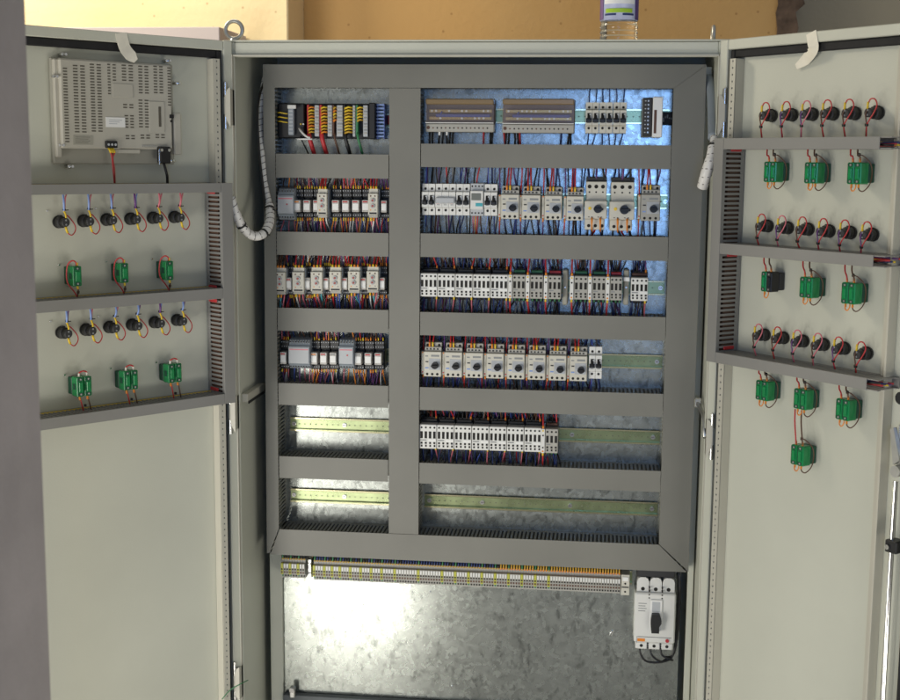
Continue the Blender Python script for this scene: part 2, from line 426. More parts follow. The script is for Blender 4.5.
# hinges between frame and doors
for s, zs in ((-1, (1.905, 1.285, .70)), (1, (1.895, 1.265, .665))):
    for z in zs:
        b = MB(); X = lambda a: s*a
        b.prism([(X(.4775), z+.034), (X(.4835), z+.030), (X(.4895), z+.014), (X(.4895), z-.018), (X(.4845), z-.032), (X(.4775), z-.046)], -.030, -.0265, 'paint_cream')
        b.box(X(.4775), X(.4800), -.0262, -.0005, z-.040, z+.030, 'paint_cream')
        b.cyl((X(.4885), -.026, z-.048), (X(.4885), -.026, z-.019), .0042, 'steel', n=10); b.cyl((X(.4885), -.026, z+.015), (X(.4885), -.026, z+.044), .0042, 'steel', n=10)
        b.build('hinge', cab)
b = MB(); q = at(697, 404, .08)
b.tube([(q.x, .075, q.z+.004), (q.x+.010, .03, q.z-.014), (.476, -.012, q.z-.050)], .0045, 'steel_dull'); b.box(q.x-.006, q.x+.008, .070, .084, q.z-.006, q.z+.014, 'steel', .002); b.build('door_stay', cab)

# ------------------------------------------------------------------ cable ducts in the bays
DY0, DY1 = .1005, PY-.0005
def fingers(b, axis, a0, a1, c, inward, m_='duct'):
    """slotted side wall: axis 'x' runs along X at height c, 'z' runs along Z at x=c"""
    pitch = .0085; n = max(2, int((a1-a0)/pitch)); p = (a1-a0)/n; t = .0015
    lo, hi = sorted((c, c+inward*t))
    for i in range(n):
        f0 = a0+i*p; f1 = f0+p*.52
        if axis == 'x': b.box(f0, f1, DY0+.003, DY1-.012, lo, hi, m_)
        else: b.box(lo, hi, DY0+.003, DY1-.012, f0, f1, m_)
    for (y0, y1) in ((DY0+.0012, DY0+.0055), (DY1-.0125, DY1)):
        if axis == 'x': b.box(a0, a1, y0, y1, lo-.0001, hi+.0001, m_)
        else: b.box(lo-.0001, hi+.0001, y0, y1, a0, a1, m_)
def duct(label, x0, x1, z0, z1, poly=None, walls='tb', spans=None):
    t = thing('cable_duct', label, 'cable duct', Matrix.Translation(((x0+x1)/2, PY, (z0+z1)/2)), 'grey slotted cable ducts on the mounting plate')
    ox, oz = (x0+x1)/2, (z0+z1)/2
    c = MB(); c.prism([(px-ox, pz-oz) for px, pz in (poly or [(x0, z0), (x1, z0), (x1, z1), (x0, z1)])], DY0-PY, DY0-PY+.0016, 'duct')
    c.build('duct_cover', t)
    d = MB()
    d.box(x0+.003, x1-.003, DY1-.002, DY1, z0+.003, z1-.003, 'duct')
    i = .0022
    if 't' in walls: fingers(d, 'x', *(spans or {}).get('t', (x0+i, x1-i)), z1-i, -1)
    if 'b' in walls: fingers(d, 'x', *(spans or {}).get('b', (x0+i, x1-i)), z0+i, 1)
    if 'l' in walls: fingers(d, 'z', *(spans or {}).get('l', (z0+i, z1-i)), x0+i, 1)
    if 'r' in walls: fingers(d, 'z', *(spans or {}).get('r', (z0+i, z1-i)), x1-i, -1)
    d.v = [(x-ox, y-PY, z-oz) for x, y, z in d.v]
    d.build('duct_base', t); return t
xlo, xli, xpl, xpr, xri, xro = -.4445, -.4199, -.1788, -.1142, .3981, .4616
zo, zi, bi, bo = 1.9925, 1.9455, 1.0005, .9430
g = .0009
duct('wide grey duct along the top of the duct frame', xlo, xro, zi, zo, [(xlo, zo), (xro, zo), (xri+g, zi), (xli-g, zi)], 'tb', {'b': (xli, xri)})
duct('wide grey duct along the bottom of the duct frame above the terminals', xlo, xro, bo, bi, [(xlo+.004, bo), (xro-.004, bo), (xri, bi), (xli, bi)], 'tb', {'t': (xli, xri)})
duct('narrow vertical grey duct at the left edge of the duct frame', xlo, xli, bo, zo, [(xlo-.004, bo+.002), (xlo+.0015, bo+.003), (xli-.0015, bi+.002), (xli, zi-g), (xlo, zo-g)], 'lr', {'r': (bi, zi)})
duct('wide vertical grey duct at the right edge of the duct frame', xri, xro, bo, zo, [(xro, zo-g), (xri, zi-g), (xri, bi+.0016), (xro, bo+.0016)], 'lr', {'l': (bi, zi)})
duct('vertical grey duct between the left and the right bays', xpl, xpr, bi, zi, [(xpl, bi+g), (xpr, bi+g), (xpr, zi-g), (xpl, zi-g)], 'lr')
RC = [(1.8326, 1.7851), (1.6481, 1.5992), (1.4836, 1.4346), (1.3234, 1.2744), (1.1595, 1.1144)]
LC = [(1.8098, 1.7603), (1.6475, 1.5986), (1.486, 1.4369), (1.3239, 1.2765), (1.1635, 1.1154)]
for i in range(5):
    n1, n2 = ROW[i], ROW[i+1]
    duct('short grey cross duct in the left bay between its %s and %s rows' % (n1, n2), xli+g, xpl-.0016, LC[i][1], LC[i][0])
    duct('long grey cross duct in the right bay between its %s and %s rows' % (n1, n2), xpr+.0016, xri-g, RC[i][1], RC[i][0])
RT = [zi]+[c[1] for c in RC]; RB = [c[0] for c in RC]+[bi]      # top and bottom of each row opening
LT = [zi]+[c[1] for c in LC]; LB = [c[0] for c in LC]+[bi]

# ------------------------------------------------------------------ DIN rails
RY = .1725
def rail(label, x0, x1, z, screws=(), col='rail'):
    t = thing('mounting_rail', label, 'rail', Matrix.Translation(((x0+x1)/2, PY, z)), 'yellow passivated mounting rails')
    w = (x1-x0)/2; b = MB()
    prof = [(-.0005, -.0095), (-.0015, -.0095), (-.0015, -.0105)]
    b.box(-w, w, -.0015, -.0005, -.0105, .0105, col)
    b.box(-w, w, -.0075, -.0016, .0106, .0116, col); b.box(-w, w, -.0075, -.0016, -.0116, -.0106, col)
    b.box(-w, w, -.0075, -.0065, .0117, .0155, 'rail_edge', .0004); b.box(-w, w, -.0075, -.0065, -.0155, -.0117, 'rail_edge', .0004)
    n = int(2*w/.0125)
    for i in range(n):
        x = -w+.006+i*.0125; b.box(x, x+.003, -.0018, -.0014, -.0012, .0012, 'rail_slot')
    b.build('rail_profile', t)
    for sx in screws:
        s_ = MB(); s_.cyl((sx-(x0+x1)/2, -.0016, 0), (sx-(x0+x1)/2, -.0042, 0), .0048, 'steel', n=12)
        s_.box(sx-(x0+x1)/2-.0035, sx-(x0+x1)/2+.0035, -.0044, -.0041, -.0004, .0004, 'hole'); s_.build('screw', t)
RZ = [at(580, 116.5, RY).z, at(640, 201.5, RY).z, at(650, 288, RY).z, at(630, 361.5, RY).z, at(600, 436, RY).z, at(540, 505, RY).z]
LZ = [at(386, 121, RY).z, at(332, 204, RY).z, at(332, 281, RY).z, at(332, 354, RY).z, at(340, 425.5, RY).z, at(340, 497, RY).z]
sc = {0: [], 1: [at(665.5, 202, RY).x], 2: [at(660.5, 287, RY).x], 3: [at(657, 361, RY).x], 4: [at(572, 434, RY).x, at(653, 437, RY).x], 5: [at(429, 501, RY).x, at(482, 503.5, RY).x, at(570, 507, RY).x, at(652, 509.5, RY).x]}
for i in range(6):
    rail('%s rail in the right bay, %s' % (ROW[i].capitalize(), ['mostly behind the busbar boxes', 'its screw end showing beside the last breaker', 'short green end showing by the right duct', 'half bare to the right of the rotary breakers', 'half bare with two screws', 'bare along its whole length'][i]), xpr+.003, xri-.001, RZ[i], sc[i])
    rail('%s rail in the left bay, %s' % (ROW[i].capitalize(), ['behind the distribution block', 'behind the relays', 'behind the dial relays', 'behind the power supply', 'bare and shiny', 'bare and shiny'][i]), xli+.008, xpl-.001, LZ[i], [at(293.5, 425 if i == 4 else 495, RY).x, at(344, 425 if i == 4 else 497, RY).x] if i > 3 else [])

# ------------------------------------------------------------------ devices
DEV_B = PY-.0085       # back of the rail-mounted devices
def place(px0, py0, px1, py1, Yf):
    """pixel rectangle of a device's front -> centre x, centre z, width, height"""
    a = at(px0, (py0+py1)/2, Yf); b_ = at(px1, (py0+py1)/2, Yf); c = at((px0+px1)/2, py0, Yf); d = at((px0+px1)/2, py1, Yf)
    return (a.x+b_.x)/2, (c.z+d.z)/2, b_.x-a.x, c.z-d.z
def T(x, z): return Matrix.Translation((x, DEV_B, z))
def wire(t, x0, z0, y0, x1, z1, y1, col, r=.0013, fer=None, sag=0):
    """wire in the local frame of t from a terminal into the duct"""
    s = 1 if z1 > z0 else -1; h = abs(z1-z0)
    pts = bez((x0, y0, z0), (x0, y0-.004, z0+s*h*.45), (x1+R(-.002, .002), y1-.004, z1-s*h*.45), (x1, y1, z1), 7)
    b = MB(); b.tube(pts, r, col, 6)
    if fer: b.tube(bez((x0, y0, z0-s*.003), (x0, y0-.001, z0), (x0, y0-.002, z0+s*.004), (x0, y0-.003, z0+s*.009), 3), r*1.35, fer, 6)
    return b.build('wire', t)
def wires(t, cx_, zc, xs, y0, ztop, ylist, zend, cols, fer=(), r=.0013, off=0):
    for i, x in enumerate(xs):
        c = cols[i % len(cols)]
        if c is None: continue
        wire(t, x, ztop, y0, x+random.gauss(0, .0032)+off, zend-zc+(.006 if zend-zc > 0 else -.006), R(-.055, -.02), c, r*R(.9, 1.1), fer[i % len(fer)] if fer else None)

def back_wires(t, cz, w, h, row, left=False, n=5):
    T_, B_ = (LT, LB) if left else (RT, RB); c = ['black', 'navy', 'black', 'brown', 'navy', 'violet', 'black', 'grey_mid', 'blue', 'red']
    for s_, e in ((1, T_[row]), (-1, B_[row])):
        for i in range(n):
            x = -w/2+w*(i+R(.1, .9))/n; wire(t, x, s_*(h/2-.006), R(-.030, -.012), x+random.gauss(0, .006), e-cz+s_*.006, R(-.04, -.012), random.choice(c), R(.0011, .0019))
def mcb(label, rect, poles, row, group='white miniature circuit breakers on the right bay rails', toggles='black', wc=(['navy'], ['navy']), depth=.066, m_='white', cat='circuit breaker'):
    Yf = DEV_B-depth
    cx_, cz, w, h = place(*rect, Yf); t = thing('circuit_breaker', label, cat, T(cx_, cz), group)
    b = MB(); pw = w/poles
    for i in range(poles):
        x0 = -w/2+i*pw+.0003; x1 = x0+pw-.0006
        d = depth; h2 = h/2; k = h*.24
        b.xprism([(0, -h2), (0, h2), (-d+.010, h2), (-d+.010, k+.003), (-d+.001, k), (-d+.001, -k), (-d+.010, -k-.003), (-d+.010, -h2)], x0, x1, m_)
        c = (x0+x1)/2
        for z in (h2-.010, -h2+.010): b.cyl((c, -d+.0100, z), (c, -d+.0090, z), .0026, 'hole', n=10)
        b.box(c-.003, c+.003, -d+.0012, -d+.0004, -k+.004, -k+.0052, 'grey_mid'); b.box(c-.004, c+.002, -d+.0012, -d+.0004, -k+.007, -k+.0078, 'red' if i % 2 == 0 else 'grey_mid')
    b.build('housing', t)
    for i in range(poles):
        c = -w/2+(i+.5)*pw; q = MB()
        if toggles == 'black':
            q.box(c-pw*.42, c+pw*.42, -depth-.0005, -depth+.0009, -.010, -.001, 'black', .0006)
            q.xprism([(-depth, -.009), (-depth-.007, -.008), (-depth-.007, -.004), (-depth, .009)], c-pw*.22, c+pw*.22, 'black')
            q.box(c+pw*.16-.001, c+pw*.40, -depth-.002, -depth+.0009, 0, .008, 'grey_light', .0005)
            q.build('toggle', t)
    if toggles == 'bar':
        q = MB(); q.box(-w/2+.001, w/2-.001, -depth-.006, -depth+.0009, -.008, .005, 'grey_light', .002); q.build('lever_bar', t)
    xs = [-w/2+(i+.5)*pw for i in range(poles)]
    if row: back_wires(t, cz, w, h, row, n=3)
    wires(t, cx_, cz, xs, -depth+.018, h/2-.002, None, RT[row], wc[0]); wires(t, cx_, cz, xs, -depth+.018, -h/2+.002, None, RB[row], wc[1])
    return t

def mpcb(label, rect, row, big=False, body='cream', aux=True, group='motor protection breakers with black rotary knobs', top=(['red', 'red', 'navy'], ['orange', 'yellow', None]), bot=['navy', 'navy', 'navy']):
    depth = .066 if not big else .072
    Yf = DEV_B-depth; cx_, cz, w, h = place(*rect, Yf)
    t = thing('motor_breaker', label, 'circuit breaker', T(cx_, cz), group); h2 = h/2; d = depth
    b = MB()
    if not big:
        zt_ = h2-h*.24
        b.box(-w/2+.0012, w/2-.0004, -d+.014, 0, zt_-.001, h2, 'cream_grey', .0012)                # top terminal step
        b.box(-w/2+.0012, w/2-.0004, -d+.007, 0, zt_-.0005, zt_+h*.11, 'cream_grey', .0008)
        for i in range(3): b.cyl((-w/2+w*(i+.5)/3, -d+.0145, h2-.006), (-w/2+w*(i+.5)/3, -d+.0135, h2-.006), .0028, 'hole', n=10)
        for i in range(4): b.box(-w/2+w*(.12+.2*i), -w/2+w*(.22+.2*i), -d+.0068, -d+.0080, zt_+.002, zt_+.0055, 'black_matt')
        b.box(-w/2, w/2, -d, 0, -h2, zt_-.0012, body, .0012)
        b.box(-w/2+w*.42, w/2-w*.12, -d-.0004, -d+.0004, zt_-.012, zt_-.008, 'grey_mid')
        b.box(-w/2+w*.30, w/2-.002, -d-.0006, -d+.0004, -h2+h*.20, zt_-.016, 'grey_light', .0004)
        for i in range(3): b.cyl((-w/2+w*(.2+.29*i), -d-.0003, -h2+h*.075), (-w/2+w*(.2+.29*i), -d+.0006, -h2+h*.075), .0028, 'hole', n=10)
        b.box(-w/2+.003, -w/2+.009, -d-.0004, -d+.0004, zt_-.012, zt_-.0095, 'grey_mid'); b.box(-w/2+.003, -w/2+.010, -d-.0004, -d+.0004, -h2+h*.24, -h2+h*.28, 'blue_light')
        kz, kx, kr = -h2+h*.34, w*.16, w*.205
        b.box(-w/2+w*.10, -w/2+w*.26, -d-.0004, -d+.0004, kz+.006, kz+.0085, 'black_matt')
    else:
        b.box(-w/2+w*.05, w/2-w*.02, -d+.016, 0, h2-h*.46, h2-.004, 'cream', .0012)
        b.box(-w/2+w*.05, w/2-w*.02, -d+.024, 0, h2-.0038, h2+.005, 'black_matt', .001)
        b.box(-w/2, w/2, -d, 0, -h2+h*.22, h2-h*.42, 'cream', .0015)
        b.box(-w/2+.001, w/2-.004, -d+.008, 0, -h2, -h2+h*.219, 'cream', .0015)
        for i in range(3):
            c = -w/2+w*(.2+.30*i); b.cyl((c, -d+.0155, h2-h*.14), (c, -d+.0165, h2-h*.14), .0040, 'hole', n=12); b.cyl((c, -d+.0155, h2-h*.25), (c, -d+.0165, h2-h*.25), .0018, 'hole', n=8)
            b.cyl((c, -d+.0075, -h2+h*.08), (c, -d+.0085, -h2+h*.08), .0034, 'hole', n=12)
        for i in (0, 1, 3, 4): b.box(-w/2+w*(.17+.14*i), -w/2+w*(.23+.14*i), -d-.0003, -d+.0004, -h2+h*.25, -h2+h*.265, 'hole')
        b.cyl((-w/2+w*.24, -d-.001, -h2+h*.43), (-w/2+w*.24, -d+.0005, -h2+h*.43), .0035, 'yellow', n=10)
        kz, kx, kr = -h2+h*.42, w*.10, w*.19
    b.build('housing', t)
    k = MB(); k.cyl((kx, -d-.001, kz), (kx, -d-.010, kz), kr, 'black', kr*.92, n=20)
    k.box(kx-kr*1.0, kx+kr*(1.25 if big else 1.02), -d-.015, -d-.0095, kz-kr*.28, kz+kr*.28, 'black', .001); k.build('rotary_knob', t)
    if aux:
        a = MB(); a.box(-w/2-.0062, -w/2-.0006, -d+.006, 0, -h2+h*.05, h2-h*.27, 'cream' if not big else 'brown', .0008)
        a.cyl((-w/2-.0033, -d+.0058, h2-h*.30), (-w/2-.0033, -d+.0065, h2-h*.30), .0016, 'orange', n=8)
        a.cyl((-w/2-.0033, -d+.0058, -h2+h*.12), (-w/2-.0033, -d+.0065, -h2+h*.12), .0016, 'red', n=8); a.build('auxiliary_contact', t)
        wire(t, -w/2-.0035, h2-h*.27, -d+.02, -w/2-.0035+R(-.002, .002), RT[row]-cz+.006, -.04, random.choice(['red', 'violet', 'red']))
        wire(t, -w/2-.0035, -h2+h*.06, -d+.02, -w/2-.0035+R(-.002, .002), RB[row]-cz-.006, -.04, random.choice(['red', 'violet']), fer='orange')
    xs = [-w/2+w*(i+.5)/3 for i in range(3)]
    back_wires(t, cz, w, h, row, n=2 if row == 1 else 5)
    if big:
        wires(t, cx_, cz, xs, -d+.026, h2, None, RT[row], ['navy', 'violet', 'black'], r=.0021); wires(t, cx_, cz, xs, -d+.016, -h2+.004, None, RB[row], ['black', 'red', 'black'], r=.002)
        for x in (-w*.16, w*.22):
            q = MB(); q.tube(bez((x, -d-.001, -h2+h*.24), (x, -d-.009, -h2+h*.15), (x, -d+.0, -h2+h*.05), (x+.001, -d+.012, -h2-.004), 6), .0016, 'orange', 6, rads=[.0022]*3+[.0015]*4); q.build('wire', t)
    else:
        for i, x in enumerate((-w*.20, -w*.02)):
            wire(t, x, h2-.008, -d+.0105, x+R(-.002, .002), RT[row]-cz+.006, R(-.05, -.03), top[0][i % len(top[0])], .0015, top[1][i % 2] or 'yellow')
            q = MB(); q.cyl((x, -d+.010, h2-.012), (x, -d+.010, h2+.001), .0020, random.choice(['yellow', 'orange']), n=8); q.build('ferrule', t)
        wires(t, cx_, cz, [w*.33, -w*.42], -d+.03, h2-.003, None, RT[row], ['navy', 'black'])
        wires(t, cx_, cz, xs, -d+.02, -h2+.002, None, RB[row], bot, r=.0015)
    return t

def contactor(label, rect, row, slots=4, strip=False, group='white contactors with dark slots', back='black_matt', wt=('black', 'navy', 'black', 'red'), wb=('navy', 'black', 'navy', 'pink'), lead='black'):
    depth = .066; Yf = DEV_B-depth; cx_, cz, w, h = place(*rect, Yf); d = depth; h2 = h/2
    t = thing('contactor', label, 'contactor', T(cx_, cz), group)
    b = MB(); b.box(-w/2+.0002, w/2-.0002, -d, -d+.030, -h2, h2, 'cream_grey' if slots == 3 else 'white', .0012)
    pw = w/slots
    for i in range(slots):
        c = -w/2+(i+.5)*pw
        b.cyl((c, -d-.0003, h2-h*.12), (c, -d+.0006, h2-h*.12), .0022, 'hole', n=8)
        b.box(c-pw*.29, c+pw*.29, -d-.0003, -d+.0006, h2-h*.57, h2-h*.28, 'hole')
        for k_ in (.76, .88): b.box(c-pw*.22+(.0006 if k_ > .8 else 0), c+pw*.24, -d-.0003, -d+.0006, h2-h*(k_+.042), h2-h*(k_-.042), 'hole')
    if slots == 4: b.box(w*.02, w/2-.001, -d-.0008, -d+.0004, h2-h*.70, h2-h*.60, 'white_bright')
    b.box(-w/2+.002, -w*.08, -d-.0005, -d+.0004, h2-h*.66, h2-h*.62, 'grey_mid')
    b.build('front_block', t)
    c_ = MB(); c_.box(-w/2+.0004, w/2-.0004, -d+.0305, 0, -h2-.008, h2+.011, back, .001)
    for i in range(slots):
        x = -w/2+(i+.5)*pw; c_.cyl((x, -d+.0302, h2+.006), (x, -d+.0312, h2+.006), .002, 'grey_mid' if i % 2 else lead, n=8)
    c_.box(-w/2+.002, w/2-.002, -d+.024, -d+.0302, h2+.002, h2+.008, lead, .001)
    c_.build('coil_body', t)
    back_wires(t, cz, w, h+.01, row, n=5)
    xs = [-w/2+(i+.5)*pw for i in range(slots)]
    wires(t, cx_, cz, xs, -d+.032, h2+.006, None, RT[row], wt, (None, None, None, 'orange') if slots == 4 else (None,), r=.0014)
    wires(t, cx_, cz, xs, -d+.028, -h2+.001, None, RB[row], wb, (None, None, None, 'yellow') if slots == 4 else ('green_wire',), r=.0014)
    wires(t, cx_, cz, [x+pw*.4 for x in xs[:-1]], -.02, h2+.006, None, RT[row], [random.choice(['black', 'navy', 'brown'])], r=.0014)
    if strip:
        q = MB(); q.box(-w/2-.0088, -w/2-.0006, -d-.002, 0, -h2, h2, 'white', .001)
        for z, m_ in ((h2-.004, 'yellow'), (h2-.014, 'hole'), (-h2+.012, 'hole'), (-h2+.004, 'orange')): q.cyl((-w/2-.0047, -d-.0023, z), (-w/2-.0047, -d-.0014, z), .0019, m_, n=8)
        q.build('auxiliary_contact', t)
        wire(t, -w/2-.0047, h2-.003, -d+.004, -w/2-.0047+R(-.002, .002), RT[row]-cz+.006, -.045, 'red', fer='orange', r=.0017)
        wire(t, -w/2-.0047, -h2+.003, -d+.004, -w/2-.0047+R(-.002, .002), RB[row]-cz-.006, -.045, 'red', fer='yellow', r=.0017)
    return t

# --- right bay, top row
def busbar_box(label, rect):
    d = .060; cx_, cz, w, h = place(*rect, DEV_B-d); t = thing('busbar_box', label, 'busbar box', T(cx_, cz), 'clear covered busbar boxes')
    h2 = h/2; b = MB(); b.box(-w/2, w/2, -.030, 0, -h2, h2, 'busbar_base', .002)
    b.box(-w/2, w/2, -.052, -.0302, -h2, -h2+h*.26, 'cream_grey', .002); b.box(-w/2+.001, w/2-.001, -d+.001, -.0302, h2-h*.17, h2, 'amber_dark', .002)
    n = 14
    for i in range(n): b.cyl((-w/2+.016+i*(w-.03)/(n-1), -.0524, -h2+h*.12), (-w/2+.016+i*(w-.03)/(n-1), -.0516, -h2+h*.12), .0017, 'hole' if i % 3 else 'brown', n=8)
    b.cyl((-w/2+.006, -.0526, -h2+h*.13), (-w/2+.006, -.0516, -h2+h*.13), .0036, 'brown', n=10)
    b.build('base', t)
    for zz, m_ in ((h2-h*.36, 'brass'), (h2-h*.58, 'brass')):
        q = MB(); q.box(-w/2+.006, w/2-.006, -.040, -.034, zz-.0035, zz+.0035, m_, .0008)
        for i in range(n):
            x = -w/2+.012+i*(w-.026)/(n-1)
            q.cyl((x, -.040, zz), (x, -.0445, zz), .0023, 'white_bright' if R(0, 1) < .45 else 'brass', n=8)
        q.build('busbar', t)
    q = MB(); q.box(-w/2+.02, w/2-.01, -.043, -.0305, -.003, .003, 'blue', .0008)
    q.tube([(-w/2+.03, -.045, .002), (-w/2+.034, -.047, .008)], .0018, 'blue'); q.build('divider', t)
    q = MB(); q.box(-w/2+.001, w/2-.001, -d+.0005, -d+.0015, -h2+h*.275, h2-h*.175, 'clear_cover'); q.box(-w/2+.001, w/2-.001, -d-.0008, -d+.0025, -h2+h*.262, -h2+h*.285, 'white'); q.build('clear_cover', t)
    return t, cx_, cz, w, h
for i, (rc, lb) in enumerate((((425, 98.8, 494, 132), 'left of the two clear covered busbar boxes, beside the centre duct'), ((502, 98.8, 574.5, 133), 'right of the two clear covered busbar boxes, next to the small breakers'))):
    t, cx_, cz, w, h = busbar_box(lb, rc)
    for f, c in ([(.05, 'black'), (.09, 'black'), (.2, 'black'), (.25, 'black'), (.29, 'black'), (.35, 'black'), (.39, 'black'), (.84, 'red'), (.94, 'black'), (.97, 'black')] if i == 0 else [(.02, 'red'), (.05, 'black'), (.09, 'black'), (.17, 'black'), (.21, 'black'), (.24, 'red'), (.82, 'navy'), (.93, 'black'), (.95, 'black')]):
        wire(t, -w/2+w*f, -h/2+.004, -.035, -w/2+w*f+R(-.002, .002), RB[0]-cz-.006, -.035, c, .0021)
    if i == 0:
        for f in (.2, .31):
            q = MB(); q.cyl((-w/2+w*f, -.045, -h/2+.001), (-w/2+w*f, -.045, -h/2-.007), .0025, 'white_bright', n=8); q.build('ferrule', t)
xs_ = [585.5, 599.3, 613.1, 627]
for i in range(3):
    mcb('two pole white breaker in the top right row, %s of three beside the busbar boxes' % ORD[i], (xs_[i], 102.3, xs_[i+1]-.4, 133.2), 2, 0, m_='cream')
def edge_module():
    d = .064; cx_, cz, w, h = place(642.5, 97, 662.5, 137.5, DEV_B-d); h2 = h/2
    t = thing('input_module', 'white module with a black screw connector at the right end of the top row', 'module', T(cx_, cz))
    b = MB(); b.box(0, w/2, -d-.004, 0, -h2, h2, 'white_bright', .0015); b.box(-w/2, -.0004, -d+.012, 0, -h2+.001, h2-.001, 'grey_mid', .001)
    b.box(.003, .008, -d-.0046, -d-.0036, -h2+.008, h2-.026, 'brown'); b.build('housing', t)
    b = MB(); b.box(-w/2+.001, -.0012, -d, -d+.0115, -h2+.002, h2-.002, 'black_matt', .001)
    for i in range(9):
        z = h2-.008-i*(h-.014)/8.5; b.cyl((-w*.22, -d-.0006, z), (-w*.22, -d+.0004, z), .0019, 'steel_dull', n=8); b.box(-w*.40, -w*.33, -d-.0004, -d+.0004, z-.001, z+.001, 'grey_light')
    b.build('connector', t)
    q = MB(); q.box(w/2+.001, w/2+.022, -.02, 0, -.014, .012, 'black_matt', .001)
    for k_ in range(5): q.cyl((w/2+.004+k_*.004, -.021, R(-.010, .008)), (w/2+.004+k_*.004, -.019, 0), .0016, 'grey_light', n=6)
    q.build('end_clamp', t)
edge_module()

# --- right bay, second row
mcb('first breaker from the centre duct in the second right row, two black toggles', (421.6, 184, 434.6, 215.2), 2, 1, wc=(['blue', 'black'], ['blue', 'black']))
mcb('breaker joined by a long grey lever bar in the second right row', (435, 184, 455.4, 215.3), 3, 1, toggles='bar', wc=(['black'], ['black']))
mcb('two toggle breaker left of the timer with the blue label', (455.8, 184.2, 469.4, 215.6), 2, 1, wc=(['navy', 'black'], ['navy', 'black']))
def timer_sw():
    d = .066; cx_, cz, w, h = place(470, 183.5, 483.5, 216.2, DEV_B-d); h2 = h/2
    t = thing('time_switch', 'digital time switch with grey screen and pale blue label, between two breakers', 'timer', T(cx_, cz))
    b = MB(); b.box(-w/2, w/2, -d+.010, 0, -h2, h2, 'grey_light', .001); b.box(-w/2+.0005, w/2-.0005, -d, -d+.0099, -h*.30, h*.28, 'white', .0015)
    for s in (-1, 1):
        for i in range(4): b.cyl((-w/2+w*(i+.5)/4, -d+.0095, s*(h2-.006)), (-w/2+w*(i+.5)/4, -d+.0105, s*(h2-.006)), .0018, 'hole', n=8)
    b.build('housing', t)
    q = MB(); q.box(-w*.40, w*.32, -d-.0006, -d+.0004, -.001, h*.20, 'screen', .0004); q.build('screen', t)
    q = MB(); q.box(-w*.08, w*.44, -d-.0006, -d+.0004, -h*.20, -h*.10, 'teal'); q.build('label_strip', t)
    wires(t, cx_, cz, [-.008, -.002, .004], -d+.02, h2-.002, None, RT[1], ['black', 'red', None]); wires(t, cx_, cz, [-.009, -.004, .001, .006], -d+.02, -h2+.002, None, RB[1], ['pink', 'orange', 'red', 'brown'])
timer_sw()
mcb('two toggle breaker right of the timer, beside the rotary breakers', (484, 184.4, 497, 216), 2, 1, wc=(['blue', 'navy'], ['blue_light', 'navy']))
for i, (a, b_) in enumerate(((501, 519), (522, 540.4), (544.6, 562), (566.5, 583.6))):
    y0 = 186+i*.6
    mpcb('cream rotary motor breaker, %s of the four small ones in the second right row' % ORD[i], (a, y0, b_, 219+i*.5), 1, bot=['navy', 'black', 'navy'])
mpcb('tall cream breaker with big black knob, left of the large pair', (584.6, 179.8, 607, 230), 1, big=True, aux=False)
mpcb('tall cream breaker with big black knob, right of the large pair', (609.5, 180.2, 634.6, 231), 1, big=True, aux=False)
mpcb('greyish rotary breaker alone at the right end of the second row', (641, 185.4, 660.4, 221), 1, body='cream_grey')

# --- right bay, third row
for i in range(5):
    x = 420+17.65*i
    contactor('white four slot contactor, %s from the centre duct in the third right row' % ORD[i], (x, 273.4+.35*i, x+17.3, 296.6+.4*i), 2)
for i, (a, b_) in enumerate(((512.4, 525.4), (529.9, 543), (548, 561.2), (574, 587.8), (592.2, 605.8), (610, 622.2))):
    g_ = 'left of the brown gap' if i < 3 else 'right of the brown gap'
    contactor('grey three slot contactor, %s of three %s in third right row' % (ORD[i % 3], g_), (a, 274.8+.45*i, b_, 298.4+.4*i), 2, 3, True, wt=('navy', 'black', 'navy'), lead='green_wire' if i not in (2, 5) else 'red', group='grey three slot contactors with white side strips')
contactor('white four slot contactor alone at the right end of the third row', (630.8, 278, 648, 301), 2, wt=('navy', 'black', 'navy', 'violet'), lead='brown')
for n, xx in enumerate((565.2, 626.3)):
    d = .05; cx_, cz, w, h = place(xx-2.6, 270, xx+2.6, 305, DEV_B-d); t = thing('end_bracket', ['brown end bracket in the gap of the third row contactors', 'brown end bracket with a white marker before the last third row contactor'][n], 'bracket', T(cx_, cz), 'brown rail end brackets')
    b = MB(); b.box(-w/2, w/2, -d, 0, -h/2, h/2, 'hmi_dark', .002); b.build('body', t)
    if n: q = MB(); q.box(-w/2-.001, w/2+.001, -d-.006, -d-.0005, h*.18, h*.30, 'white_bright', .001); q.build('marker', t)
    q = MB(); q.cyl((0, -d-.001, 0), (0, -d+.001, 0), .002, 'steel', n=8); q.build('screw', t)

# --- right bay, fourth row
for i in range(8):
    x = 423.8+20.85*i
    mpcb('cream rotary motor breaker, %s from the centre duct in the fourth right row' % ORD[i], (x, 343+.65*i, x+17.4, 376.6+.65*i), 3, bot=['navy', 'black', 'navy'])
mcb('two pole white breaker ending the fourth right row beside the bare rail', (588.8, 347.4, 602, 379.4), 2, 3, wc=(['blue', 'navy'], ['blue', 'navy']))

# --- right bay, fifth row
for i in range(7):
    x = 419.4+17.47*i
    contactor('white four slot contactor, %s from the centre duct in the fifth right row' % ORD[i], (x, 424.6+.55*i, x+17.1, 448.6+.55*i), 4, wt=('black', 'black', 'brown', 'red'))
contactor('white three slot contactor with side strip ending the fifth right row', (545.2, 429, 558, 453.2), 4, 3, True, lead='brown', wt=('black', 'black', 'red'), group='grey three slot contactors with white side strips')

